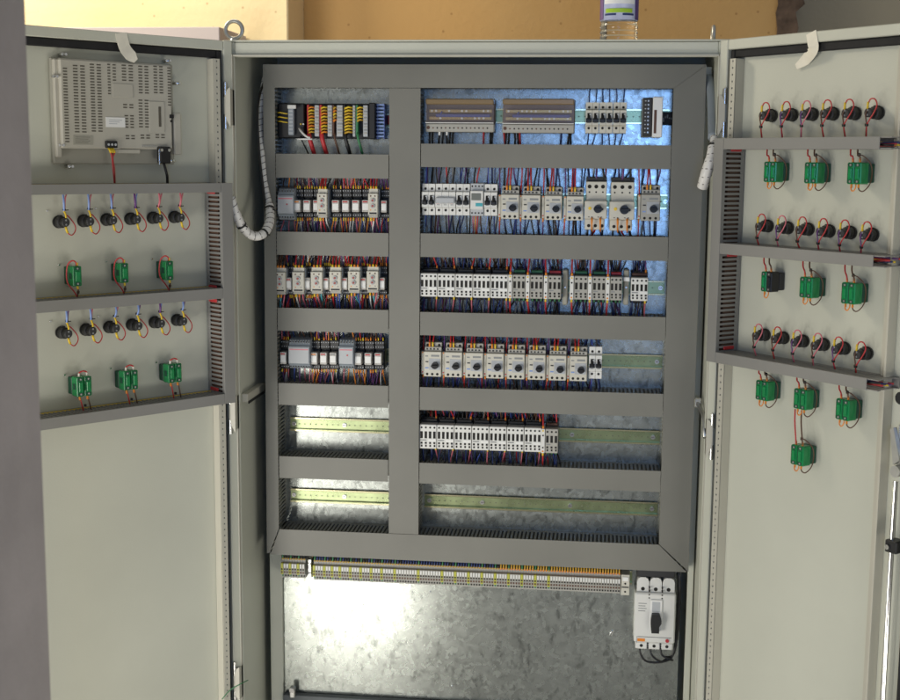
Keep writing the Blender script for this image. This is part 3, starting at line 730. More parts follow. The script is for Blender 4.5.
# --- left bay, top row: distribution block
def dist_block():
    d = .052; cx_, cz, w, h = place(277, 103.3, 384, 138.5, DEV_B-d); h2 = h/2
    t = thing('distribution_block', 'black multi pole distribution block with coloured bars and orange ferrules', 'distribution block', T(cx_, cz))
    F = lambda px: at(px, 121, DEV_B-d).x-cx_
    b = MB(); b.box(F(277), F(303.5), -d+.008, 0, -h2, h2, 'black', .002); b.box(F(304), F(369), -.030, 0, -h2, h2, 'black_matt', .001); b.box(F(369), F(375.3), -d-.003, 0, -h2-.001, h2+.001, 'black', .0015)
    b.build('base', t)
    q = MB(); q.box(F(288.5), F(294), -d-.004, -d+.0075, -h2+.006, h2-.004, 'grey_blue', .001)
    q.box(F(288.5), F(297), -d-.010, -d-.0045, h2-.012, h2-.004, 'white', .001)
    for i in range(7): q.box(F(289.3), F(293.2), -d-.0046, -d-.0038, -h2+.009+i*.0075, -h2+.0125+i*.0075, 'grey_light')
    q.cyl((F(300), -d+.0075, -.007), (F(300), -d+.0065, -.007), .0017, 'yellow', n=8); q.cyl((F(302.5), -d+.0075, -.007), (F(302.5), -d+.0065, -.007), .0017, 'white_bright', n=8)
    q.build('terminal_strip', t)
    for k_ in range(3):
        zz = .014-k_*.009; q = MB(); q.tube(bez((F(277)+.001, -d+.002, zz+.002), (F(280), -d-.006, zz+.004), (F(284), -d-.005, zz), (F(288.4), -d+.001, zz), 6), .0013, 'yellow', 6); q.build('wire', t)
    bars = [(307.5, 308.8, 314, 'red', 'orange', 318.8), (320, 321.5, 327, 'red', 'orange', 331.8), (332.8, 333.8, 336, 'brown', 'orange', 342.4), (343.6, 345, 352.2, 'black', 'yellow', 355.0), (356.2, 357.6, 362.6, 'green_wire', 'yellow', 367.6)]
    for i, (a, b0, b1, m1, m2, c1) in enumerate(bars):
        q = MB(); q.box(F(a-1), F(b0), -d+.004, -.0302, -h2+.006, h2-.003, m1, .0008)
        q.box(F(b1+.3), F(c1), -d+.002, -.0302, -h2+.004, h2-.004, 'grey_light', .0008)
        for k_ in range(9):
            z = h2-.010-k_*(h-.018)/8.6; q.box(F(b1+1.2), F(c1-.6), -d+.0012, -d+.0024, z-.0022, z+.0012, 'grey_mid' if k_ % 2 else 'cream_grey')
        q.build('busbar', t)
        n = 9 if i not in (2, 4) else 5
        for k_ in range(n):
            z = h2-.009-k_*(h-.018)/8.6
            q = MB(); q.tube([(F(b1), -d+.004, z), (F((b0+b1)/2), -d-.003, z+.001), (F(b0)+.001, -d-.001, z-.001), (F(b0)-.001, -d+.006, z-.003)], .0022, (m2, 'yellow', 'amber')[(k_*7+i) % 3], 6); q.build('ferrule', t)
        col = ['red', 'red', 'brown', 'black', 'green_wire'][i]
        x = F(a+1); q = MB(); q.tube(bez((x, -d+.006, -h2+.012), (x, -d+.0, -h2-.002), (x+.006, -d+.004, -h2-.012), (x+.010, -.035, LB[0]-cz-.008), 8), [.0062, .0062, .0028, .0052, .0036][i]*.75, col, 8); q.build('cable', t)
    q = MB()
    for k_ in range(10):
        z = -h2+.003+k_*.0072; q.box(F(375.8), F(383.5), -d+.010, -d+.012, z, z+.0038, 'blue_light')
    q.box(F(376), F(377), -d+.012, 0, -h2, h2, 'blue'); q.box(F(382.7), F(383.7), -d+.012, 0, -h2, h2, 'blue'); q.build('comb_strip', t)
    q = MB(); q.box(F(384.5), F(390), -.012, 0, -.006, .014, 'red', .001); q.cyl((F(387), -.0125, .004), (F(387), -.0115, .004), .002, 'hole', n=8); q.build('end_clamp', t)
    q = MB(); q.tube(bez((F(299), -d, -.016), (F(303), -d-.012, -.026), (F(308), -d-.01, -h2), (F(311), -d-.008, -h2+.001), 6), .0022, 'white', 6); q.tube([(F(298), -d-.008, -h2-.002), (F(313), -d-.008, -h2-.002)], .0018, 'white_bright', 6); q.build('cable_tie', t)
    q = MB(); q.tube(bez((F(300), -d+.006, -h2+.004), (F(301), -d, -h2-.008), (F(306), -d+.008, -h2-.02), (F(307), -.03, LB[0]-cz-.008), 6), .0016, 'black', 6); q.build('cable', t)
dist_block()

# --- left bay: relays, dial relays, power supplies
def relay(label, px, pyc, row, w_px=9.6, black_top=True):
    d = .050; hh = 14.5; cx_, cz, w, h = place(px, pyc-hh, px+w_px, pyc+hh, DEV_B-d); h2 = h/2
    t = thing('plug_in_relay', label, 'relay', T(cx_, cz), 'small plug in relays on black sockets')
    b = MB(); b.box(-w/2+.0003, w/2-.0003, -.030, 0, -h2, h2, 'black', .001)
    b.box(-w/2+.0003, w/2-.0003, -.040, -.0302, h2-h*.30, h2, 'black', .001); b.box(-w/2+.0003, w/2-.0003, -.040, -.0302, -h2, -h2+h*.18, 'black', .001)
    for r_, z in enumerate((h2-h*.07, h2-h*.22, -h2+h*.09)):
        for i in range(4): b.cyl((-w/2+w*(i+.5)/4+(.0008 if r_ % 2 else 0), -.0405, z), (-w/2+w*(i+.5)/4+(.0008 if r_ % 2 else 0), -.0395, z), .0012, 'grey_light', n=6)
    b.build('socket', t)
    q = MB(); q.box(-w*.36, w*.36, -d-.008, -.0305, -h*.29, h*.12, 'relay_clear', .0008); q.box(-w*.30, w*.30, -d-.0087, -d-.0078, -h*.22, h*.00, 'white_bright'); q.box(-w*.28, w*.2, -d-.0087, -d-.0078, h*.04, h*.08, random.choice(['red', 'grey_mid', 'orange', 'red'])); q.build('relay_cube', t)
    back_wires(t, cz, w, h, row, True, 3)
    n = 4; xs = [-w/2+w*(i+.5)/n for i in range(n)]
    pc = ['red', 'brown', 'pink', 'navy', 'orange', 'black', 'violet', 'brown']
    wires(t, cx_, cz, xs, -.036, h2-.002, None, LT[row], [random.choice(pc) for _ in xs], r=.0011, fer=[random.choice([None, 'yellow', 'orange']) for _ in xs])
    wires(t, cx_, cz, xs, -.036, -h2+.002, None, LB[row], [random.choice(pc+['white', 'violet']) for _ in xs], r=.0012, fer=[random.choice([None, 'yellow', 'orange']) for _ in xs])
def dial_relay(label, rect, row):
    d = .068; cx_, cz, w, h = place(*rect, DEV_B-d); h2 = h/2
    t = thing('dial_relay', label, 'relay', T(cx_, cz), 'cream monitoring relays with two red dials')
    b = MB(); b.box(-w/2, w/2, -d, 0, -h2+h*.10, h2-h*.16, 'cream', .001); b.box(-w/2+.0005, w/2-.0005, -d+.008, 0, h2-h*.158, h2, 'cream', .001); b.box(-w/2+.0005, w/2-.0005, -d+.006, 0, -h2, -h2+h*.098, 'cream_grey', .001)
    b.box(w/2+.0002, w/2+.0015, -d+.012, 0, -h2+.002, h2-.002, 'grey_blue')
    b.box(-w*.36, w*.40, -d-.0004, -d+.0004, -h2+h*.13, -h2+h*.19, 'black')
    for z in (h2-h*.25,): b.cyl((-w*.22, -d-.0004, z), (-w*.22, -d+.0004, z), .0017, 'brown', n=8); b.cyl((w*.22, -d-.0004, z), (w*.22, -d+.0004, z), .0017, 'brown', n=8)
    b.cyl((-w*.22, -d-.0004, -h2+h*.27), (-w*.22, -d+.0004, -h2+h*.27), .0013, 'orange', n=8); b.cyl((w*.25, -d-.0004, -h2+h*.27), (w*.25, -d+.0004, -h2+h*.27), .0013, 'grey_mid', n=8)
    b.build('housing', t)
    for z in (h2-h*.40, h2-h*.59):
        q = MB(); q.cyl((0, -d-.0035, z), (0, -d+.0004, z), .0042, 'grey_light', .0050, n=14); q.cyl((0, -d-.0042, z), (0, -d-.0034, z), .0026, 'dial_red', n=12); q.build('dial', t)
    xs = [-w*.28, 0, w*.28]; back_wires(t, cz, w, h, row, True, 3)
    for x in xs:
        wire(t, x, h2-.004, -d+.012, x+R(-.002, .002), LT[row]-cz+.006, -.04, random.choice(['red', 'red', 'brown']), .0017, random.choice(['orange', 'yellow']))
    wires(t, cx_, cz, xs, -d+.014, -h2+.002, None, LB[row], [random.choice(['pink', 'teal', 'white', 'blue', 'red']) for _ in xs], r=.0016, fer=['yellow', 'orange', None])
def psu(label, rect, row, dot=False, name='power_supply', cat='power supply', group=None):
    d = .068; cx_, cz, w, h = place(*rect, DEV_B-d); h2 = h/2
    t = thing(name, label, cat, T(cx_, cz), group)
    prof = [(0, -h2), (0, h2), (-.030, h2), (-d+.014, h2-.004), (-d+.006, h2*.56), (-d, h2*.50), (-d, -h2*.55), (-d+.006, -h2*.62), (-d+.014, -h2+.004), (-.030, -h2)]
    b = MB(); b.xprism(prof, -w/2, w/2, 'grey_blue'); b.build('housing', t)
    q = MB(); q.box(-w/2+.001, w/2-.001, -d-.0014, -d-.0002, -h2*.53, h2*.44, 'grey_light', .0005); q.box(-w/2+.002, w/2-.002, -d-.0018, -d-.0013, h2*.30, h2*.36, 'pink')
    if dot: q.cyl((w*.10, -d-.002, h2*.0), (w*.10, -d-.0012, h2*.0), .0018, 'red', n=8)
    q.build('front_plate', t)
    n = max(4, int(w/.0052))
    for s in (1, -1):
        q = MB()
        for i in range(n):
            x = -w/2+w*(i+.5)/n; q.box(x-.0016, x+.0016, -d+.0085, -d+.013, s*h2*.66, s*h2*.86, 'grey_mid', .0006); q.box(x-.0009, x+.0009, -d+.008, -d+.0088, s*h2*.72, s*h2*.80, 'hole')
        q.build('terminal_row', t)
    m_ = max(3, n//2); xs = [-w/2+w*(i+.5)/m_ for i in range(m_)]
    wires(t, cx_, cz, xs, -.035, h2-.004, None, LT[row], [random.choice(['brown', 'orange', 'navy', 'black']) for _ in xs]); wires(t, cx_, cz, xs, -.035, -h2+.004, None, LB[row], [random.choice(['violet', 'brown', 'pink', 'orange', 'blue']) for _ in xs])
# row two left
psu('narrow grey module with rounded front at the left end of the second left row', (277.5, 187, 293.5, 221.5), 1, True, 'phase_relay', 'relay', 'grey modules with rounded fronts')
for i, x in enumerate((292.8, 302.6, 312.4)): relay('small relay, %s of three right of the rounded module in the second left row' % ORD[i], x, 203.5, 1)
dial_relay('cream dial relay with two red dials, left of the pair in the second left row', (317, 189, 326.8, 218), 1)
for i in range(4): relay('small relay, %s of four between the two dial relays in the second left row' % ORD[i], 331.3+10*i, 203.5, 1)
dial_relay('cream dial relay with two red dials, right of the pair in the second left row', (368, 188.8, 377.6, 218), 1)
relay('small relay at the right end of the second left row beside the centre duct', 380.5, 204, 1, 8)
# row three left
for i, x in enumerate((273.6, 292.2, 310.6, 329.2, 347.9, 366.6)):
    dial_relay('cream dial relay, %s of the six along the third left row' % ORD[i], (max(x, 274.5), 268-.2*i, x+11.6, 295-.4*i), 2)
    relay('half hidden small relay right of the %s dial relay in the third left row' % ORD[i], x+12.3, 281, 2, 7.5)
# row four left
relay('small relay at the left end of the fourth left row beside the power supply', 279.8, 355, 3, 8.5)
psu('wide grey power supply with pale front in the fourth left row', (288.5, 338.5, 309.3, 371), 3)
for i in range(3): relay('small relay, %s of three between the two grey modules in the fourth left row' % ORD[i], 310+9.5*i, 355.5, 3, 9.2)
psu('medium grey rounded module with a red dot in the fourth left row', (338.8, 338.8, 353.2, 371.5), 3, True, 'phase_relay', 'relay', 'grey modules with rounded fronts')
for i in range(3): relay('small relay, %s of the three ending the fourth left row' % ORD[i], 353.8+10*i, 356, 3)

# ------------------------------------------------------------------ terminal strip
def terminal_strip():
    xa, xb = at(313, 580, .125), at(620.5, 580, .125)
    zc = (at(313, 572.3, .125).z+at(620.5, 582, .125).z)/2
    n = 116; pw = (xb.x-xa.x)/n; hh = .0228
    rail('short rail under the bottom duct carrying the terminal row', at(281, 570, RY).x, at(632, 585, RY).x, zc)
    def term(kind):
        t = thing('terminal_block', '', 'terminal', None); w = pw*.47; d = .050
        base = 'cream_grey' if kind != 'earth' else 'earth_yellow'
        b = MB(); m2 = 'green_wire' if kind == 'earth' else base
        b.box(-w, w, -d+.010, 0, -hh, hh*.92, base if kind != 'earth' else 'cream_grey'); b.box(-w, w, -d, -d+.0098, -hh*.55, hh*.55, base, .0003)
        b.box(-w*.7, w*.7, -d-.0006, -d+.0004, hh*.12, hh*.50, 'white' if kind != 'earth' else 'earth_yellow')
        b.box(-w*.6, w*.6, -d-.0003, -d+.0004, -hh*.10, hh*.05, 'hole'); b.box(-w*.6, w*.6, -d-.0003, -d+.0004, -hh*.42, -hh*.22, 'brown')
        b.box(-w*.6, w*.6, -d+.0096, -d+.0104, -hh*.86, -hh*.70, 'hole' if kind != 'earth' else 'green_wire')
        b.build('terminal_body', t)
        q = MB(); c = {'a': 'navy', 'b': 'black', 'c': 'brown', 'r': 'amber', 'earth': 'green_wire'}[kind]
        q.tube([(0, -d+.012, hh*.80), (0, -d+.008, hh*1.02), (0, -d+.014, hh*1.4), (0, -.02, hh*2.0)], pw*.30, c, 6)
        q.tube([(0, -d+.012, hh*.82), (0, -d+.0085, hh*1.0)], pw*.40, 'orange' if kind in 'rc' else 'amber', 6); q.build('wire', t); return t
    protos = {}; earth = {0, 4, 7, 10, 14, 18, 22, 26, 31, 40, 49, 54, 59, 64, 69, 74, 79, 84, 89}
    used = {}
    for i in range(n):
        kind = 'earth' if i in earth else ('r' if i >= 71 else random.choice('aab'))
        x = xa.x+(i+.5)*pw
        mw = Matrix.Translation((x, DEV_B, zc))
        lab = {'earth': 'slim yellow green earth terminal in the long row under the bottom duct', 'r': 'slim cream terminal with orange sleeve in the right half of the long terminal row'}.get(kind, 'slim cream terminal with dark wire in the left part of the long terminal row')
        grp = {'earth': 'yellow green earth terminals', 'r': 'cream terminals with orange sleeves'}.get(kind, 'cream terminals with dark wires')
        if kind not in protos:
            protos[kind] = t = term(kind); t.matrix_world = mw; t['label'] = lab; t['group'] = grp
        else: dup(protos[kind], mw, lab, grp)
    # short group at the left of the clamp
    x0 = at(281, 570, .125).x; x1 = at(305, 570, .125).x; k_ = 9; p2 = (x1-x0)/k_
    for i in range(k_):
        e = i % 3 == 0; src = protos['earth' if e else 'b']
        dup(src, Matrix.Translation((x0+(i+.5)*p2, DEV_B, zc+.002)), 'slim yellow green earth terminal left of the steel clamp' if e else 'slim cream terminal left of the steel clamp', 'earth terminals left of the steel clamp' if e else 'cream terminals left of the steel clamp')
    for j, (px, w_, lb) in enumerate(((309.4, 3.6, 'bright steel end clamp near the left end of the terminal row'), (625.5, 8.5, 'cream end clamp closing the right end of the terminal row'))):
        cx_ = at(px, 578, .12).x; w = w_/.47/1000; t = thing('end_clamp', lb, 'clamp', Matrix.Translation((cx_, DEV_B, zc)), None)
        m_ = 'steel' if j == 0 else 'cream'
        b = MB(); b.box(-w/2, w/2, -.048, 0, -hh*1.05 if j else -hh*.8, hh*1.1 if not j else hh*.95, m_, .001)
        if j:
            b.cyl((0, -.0485, -hh*.7), (0, -.0475, -hh*.7), .0022, 'hole', n=8); b.cyl((0, -.0485, .002), (0, -.0475, .002), .0022, 'hole', n=8)
        b.build('clamp_body', t)
        q = MB(); q.box(-w*.35, w*.35, -.050, -.0485, hh*.35, hh*.75, 'white_bright' if j else 'steel', .0004); q.box(-w*.4, w*.4, -.0495, -.0484, -hh*.30, -hh*.2, 'black_matt'); q.build('marker', t)
        if not j: q = MB(); q.cyl((0, -.02, hh*1.1), (0, -.02, hh*1.8), .002, 'brass', n=8); q.build('wire', t)
    return zc
terminal_strip()

# ------------------------------------------------------------------ moulded case breaker
def mccb():
    d = .060; Yf = PY-d; cx_, cz, w, h = place(634, 579, 675.5, 650, Yf); h2 = h/2
    t = thing('main_breaker', 'large white three pole main breaker with black handle at lower right', 'circuit breaker', Matrix.Translation((cx_, PY-.001, cz)))
    b = MB(); b.box(-w/2+.001, w/2, -d, 0, -h2+h*.10, h2-h*.20, 'white', .003)
    for i in range(3):
        c = -w/2+w*(.20+.31*i); r_ = w*.145
        pts = [(c-r_, h2-h*.22), (c-r_, h2-.010), (c-r_*.8, h2-.003), (c-r_*.4, h2), (c+r_*.4, h2), (c+r_*.8, h2-.003), (c+r_, h2-.010), (c+r_, h2-h*.22)]
        b.prism(pts[::-1], -d+.010, 0, 'white'); b.cyl((c, -d+.0096, h2-h*.16), (c, -d+.0106, h2-h*.16), .0042, 'hole', n=12)
        b.box(c-r_, c+r_, -d+.004, 0, -h2, -h2+h*.099, 'white', .002); b.cyl((c, -d+.0036, -h2+h*.05), (c, -d+.0046, -h2+h*.05), .0035, 'hole', n=12)
        if i < 2:
            for k_ in range(4): b.cyl((c+w*.155, -d-.0003, h2-h*(.13+.045*k_)), (c+w*.155, -d+.012, h2-h*(.13+.045*k_)), .0017, 'hole', n=6); b.cyl((c+w*.155, -d+.003, -h2+h*(.02+.03*k_)), (c+w*.155, -d+.012, -h2+h*(.02+.03*k_)), .0015, 'hole', n=6)
    b.box(-w*.40, w*.42, -d-.0006, -d+.0004, h2-h*.82, h2-h*.81, 'grey_mid'); b.box(-w*.42, -w*.41, -d-.0006, -d+.0004, h2-h*.91, h2-h*.81, 'grey_mid')
    for k_ in range(4): b.box(-w*.40, -w*(.20+.03*(k_ % 2)), -d-.0004, -d+.0004, h2-h*(.34+.035*k_), h2-h*(.35+.035*k_), 'grey_mid')
    b.build('housing', t)
    q = MB(); q.box(-w*.12, w*.18, -d-.004, -d-.0002, h2-h*.72, h2-h*.28, 'white_bright', .0015); q.box(-w*.07, w*.12, -d-.0046, -d-.0038, h2-h*.45, h2-h*.31, 'grey_light'); q.build('handle_window', t)
    q = MB(); q.prism([(-w*.075, h2-h*.72), (w*.11, h2-h*.72), (w*.11, h2-h*.63), (w*.16, h2-h*.58), (w*.16, h2-h*.54), (w*.11, h2-h*.46), (-w*.075, h2-h*.46), (-w*.10, h2-h*.54), (-w*.10, h2-h*.60)], -d-.018, -d-.0047, 'black'); q.build('toggle_handle', t)
    q = MB(); q.box(-w*.40, -w*.22, -d-.001, -d+.0004, h2-h*.88, h2-h*.84, 'orange'); q.build('label_plate', t)
    q = MB(); q.cyl((w*.32, -d-.003, h2-h*.855), (w*.32, -d+.0004, h2-h*.855), .0038, 'red', n=12); q.build('test_button', t)
    q = MB(); q.box(-w/2+.004, w/2-.002, -d+.014, 0, h2-.0005, h2+.016, 'black_matt', .002); q.build('arc_cover', t)
    for i, (x, dz) in enumerate(((-w*.34, .034), (-w*.08, .032), (w*.18, .028))):
        q = MB(); q.tube(smooth([(x, -d+.018, -h2+.006), (x+.003, -d+.012, -h2-.014), (x+.018+.004*i, -d+.010, -h2-dz+.004), (w*.30, -d+.012+.004*i, -h2-dz+.006), (w*.50+.001*i, -d+.018, -h2-.008), (w*.56+.002*i, -d+.022, h*.02), (w*.55+.002*i, -d+.028, h2+.0), (w*.52, -.02, h2+.02)], 5), .0023, 'black', 7); q.build('cable', t)
mccb()

# ------------------------------------------------------------------ spiral wrapped cable bundles
def bundle(label, pts, r, ties, rads=None, cat='cable bundle', name='cable_bundle', grooves=True):
    P = smooth(pts, 14); c0 = P[0]; t = thing(name, label, cat, Matrix.Translation(c0)); P = [p-c0 for p in P]
    rr = []; Ln = 0
    for i, p in enumerate(P):
        if i: Ln += (p-P[i-1]).length
        rr.append(r*(rads[min(int(i/14), len(rads)-1)] if rads else 1))
    b = MB(); b.tube(P, r, 'spiral', 12, rr); b.build('sleeve', t)
    # spiral wrap seams
    q = MB(); s_ = 0; prev = P[0]; helix = []; ang = 0
    for i in range(1, len(P)):
        dseg = (P[i]-P[i-1]); d = dseg.normalized(); a = d.cross(Vector((0, 1, 0)))
        a = a.normalized() if a.length > .1 else d.orthogonal().normalized(); c = d.cross(a)
        st = max(1, int(dseg.length/.0012))
        for k_ in range(st):
            ang += dseg.length/st/.0135*2*math.pi; helix.append(P[i-1]+dseg*(k_/st)+(a*math.cos(ang)+c*math.sin(ang))*(rr[i]*1.0))
    q.tube(helix, .0009, 'seam', 4); q.build('spiral_seam', t)
    for f in ties:
        i = int(f*(len(P)-1)); d = (P[min(i+1, len(P)-1)]-P[max(i-1, 0)]).normalized()
        k_ = MB(); k_.cyl(P[i]-d*.002, P[i]+d*.002, rr[i]*1.12, 'tie', n=12); k_.cyl(P[i]+Vector((rr[i]*.9, -rr[i]*.8, 0)), P[i]+Vector((rr[i]*1.6, -rr[i]*1.1, -.003)), .0016, 'tie', n=6); k_.build('cable_tie', t)
    return t
def W3(x, y, Y): return tuple(at(x, y, Y))
bundle('white spiral wrapped cable bundle hanging in a loop from the left inner wall', [W3(268, 66, .16), W3(263, 90, .13), W3(260, 120, .12), W3(262, 155, .10), W3(265, 185, .09), W3(269, 205, .07), W3(269.5, 222, .04), W3(263, 234, .01), W3(252, 235.5, -.01), W3(242, 226, -.03), W3(236, 213, -.045), W3(231, 197, -.055)], .0085, (.48, .63, .83), [.75, .75, .7, .7, .8, 1.1, 1.15, 1.1, 1.1, 1.1, .95])
P_ = [W3(266, 75, .125), W3(258, 105, .09), W3(259, 150, .08), W3(264, 195, .07), W3(266, 220, .05)]
b = MB(); c0 = Vector(P_[0]); b.tube([p-c0 for p in smooth(P_, 8)], .0024, 'black', 7); o = b.build('black_cable'); o.location = c0
tag(o, 'thin black cable running beside the white spiral wrapped bundle on the left', 'cable')
bundle('short white spiral wrapped cable bundle dangling beside the right door ducts', [W3(714, 137, -.02), W3(713, 147, -.035), W3(710.5, 160, -.045), W3(706, 174, -.045), W3(702.5, 187, -.03)], .0098, (.22,), [.7, 1, 1.1, 1.1])
bundle_pts = [W3(708, 78, .13), W3(711.5, 92, .10), W3(712.5, 115, .06), W3(713, 138, .01)]
c0 = Vector(bundle_pts[0]); b = MB(); P_ = [p-c0 for p in smooth(bundle_pts, 10)]; b.tube(P_, .010, 'grey_blue', 10)
o = b.build('corrugated_hose'); o.location = c0; tag(o, 'grey hose curving behind the right edge of the opening', 'hose')
# thin green wire at the lower left
P_ = [W3(222, 699, -.06), W3(230, 690, -.055), W3(240, 684, -.05), W3(248, 680, -.03)]; c0 = Vector(P_[0]); b = MB(); b.tube([p-c0 for p in smooth(P_, 6)], .0011, 'green_wire', 6)
o = b.build('earth_wire'); o.location = c0; tag(o, 'thin green wire crossing the left hinge near the bottom', 'wire')

# ------------------------------------------------------------------ ducts on the doors
def DM(side, x, z, n=0):
    return door_mat(side) @ Matrix.Translation((x, -n, z))
def door_duct(side, label, x0, x1, z0, z1, cover=None, vertical=False, wallside=0):
    """x in door frame (signed), n from 0.002 to 0.060"""
    ox, oz = (x0+x1)/2, (z0+z1)/2; grp = 'narrow grey cable ducts on the inside of the doors'
    t = thing('door_cable_duct', label, 'cable duct', DM(side, ox, oz, .0015), grp)
    hx, hz = abs(x1-x0)/2, abs(z1-z0)/2; d = .0585
    c0_, c1_ = cover or (x0, x1); c0_ -= ox; c1_ -= ox
    c = MB(); c.box(c0_, c1_, -d, -d+.0015, -hz, hz, 'duct_door', .0004); c.build('duct_cover', t)
    b = MB(); b.box(-hx, hx, -.0015, 0, -hz, hz, 'duct_door'); i = .0014; pitch = .0088
    if vertical:
        n = int(2*hz/pitch); p = 2*hz/n
        for s in (-1, 1):
            x_ = s*(hx-i)
            for k_ in range(n): b.box(x_-.0007, x_+.0007, -d+.009, -.008, -hz+k_*p, -hz+k_*p+p*.5, 'duct_door')
            b.box(x_-.0008, x_+.0008, -d+.0018, -d+.0095, -hz, hz, 'duct_door'); b.box(x_-.0008, x_+.0008, -.0085, -.0016, -hz, hz, 'duct_door')
        # red end caps and wires inside
        b.box(-hx+.004, hx-.004, -d+.02, -.006, -hz+.003, hz-.003, 'brown')
    else:
        n = int(2*hx/pitch); p = 2*hx/n
        for s in (-1, 1):
            z_ = s*(hz-i)
            for k_ in range(n): b.box(-hx+k_*p, -hx+k_*p+p*.5, -d+.009, -.008, z_-.0007, z_+.0007, 'duct_door')
            b.box(-hx, hx, -d+.0018, -d+.0095, z_-.0008, z_+.0008, 'duct_door'); b.box(-hx, hx, -.0085, -.0016, z_-.0008, z_+.0008, 'yellow' if s > 0 and side == 'L' else 'duct_door')
    b.build('duct_base', t)
    if not vertical:
        q = MB()
        for k_, m_ in enumerate(('red', 'violet', 'yellow', 'navy', 'red', 'black')):
            yy = -.012-.007*k_; q.tube(smooth([(-hx+.003, yy, R(-hz*.4, hz*.4)), (-hx*.5, yy+R(-.003, .003), R(-hz*.5, hz*.5)), (0, yy, R(-hz*.5, hz*.5)), (hx*.5, yy, R(-hz*.5, hz*.5)), (hx-.003, yy, R(-hz*.4, hz*.4))], 3), .0018, m_, 5)
        q.build('wire', t)
    return t
LD = [(1.7332, 1.7515), (1.5235, 1.5445), (1.3104, 1.3311)]
RD = [(1.8237, 1.8445), (1.6285, 1.6488), (1.4200, 1.4405)]
nm = ['upper', 'middle', 'lower']
door_duct('L', 'vertical grey duct beside the hinges on the left door', -.0335, -.0595, LD[2][0], LD[0][1], vertical=True)
door_duct('R', 'vertical grey duct beside the hinges on the right door', .0365, .0605, RD[2][0], RD[0][1], vertical=True)
for i in range(3):
    door_duct('L', '%s horizontal grey duct on the left door' % nm[i].capitalize(), -.53, -.0600, LD[i][0], LD[i][1])
    door_duct('R', '%s horizontal grey duct on the right door with its open end uncovered' % nm[i].capitalize(), .0610, .436, RD[i][0], RD[i][1], cover=(.0610, .4135))
# red heat-shrink ends at the crossings
for side, lst in (('L', (LD[0][0], LD[1][1], LD[1][0]-.006, LD[2][1]+.006)), ('R', (RD[0][0], RD[1][0]-.003, RD[2][1]+.006))):
    for z in lst:
        s = -1 if side == 'L' else 1
        o = MB().box(-.0012, .0012, -.040, -.012, -.0035, .0035, 'red', .001).build('wire_marker'); o.matrix_world = DM(side, s*.0618, z)
        tag(o, 'small red sleeve in the corner of the %s door ducts, %s' % ('left' if side == 'L' else 'right', {0: 'by the upper duct', 1: 'by the middle duct', 2: 'under the middle duct', 3: 'by the lower duct'}[lst.index(z)]), 'wire sleeve', 'red wire sleeves in the door duct corners')

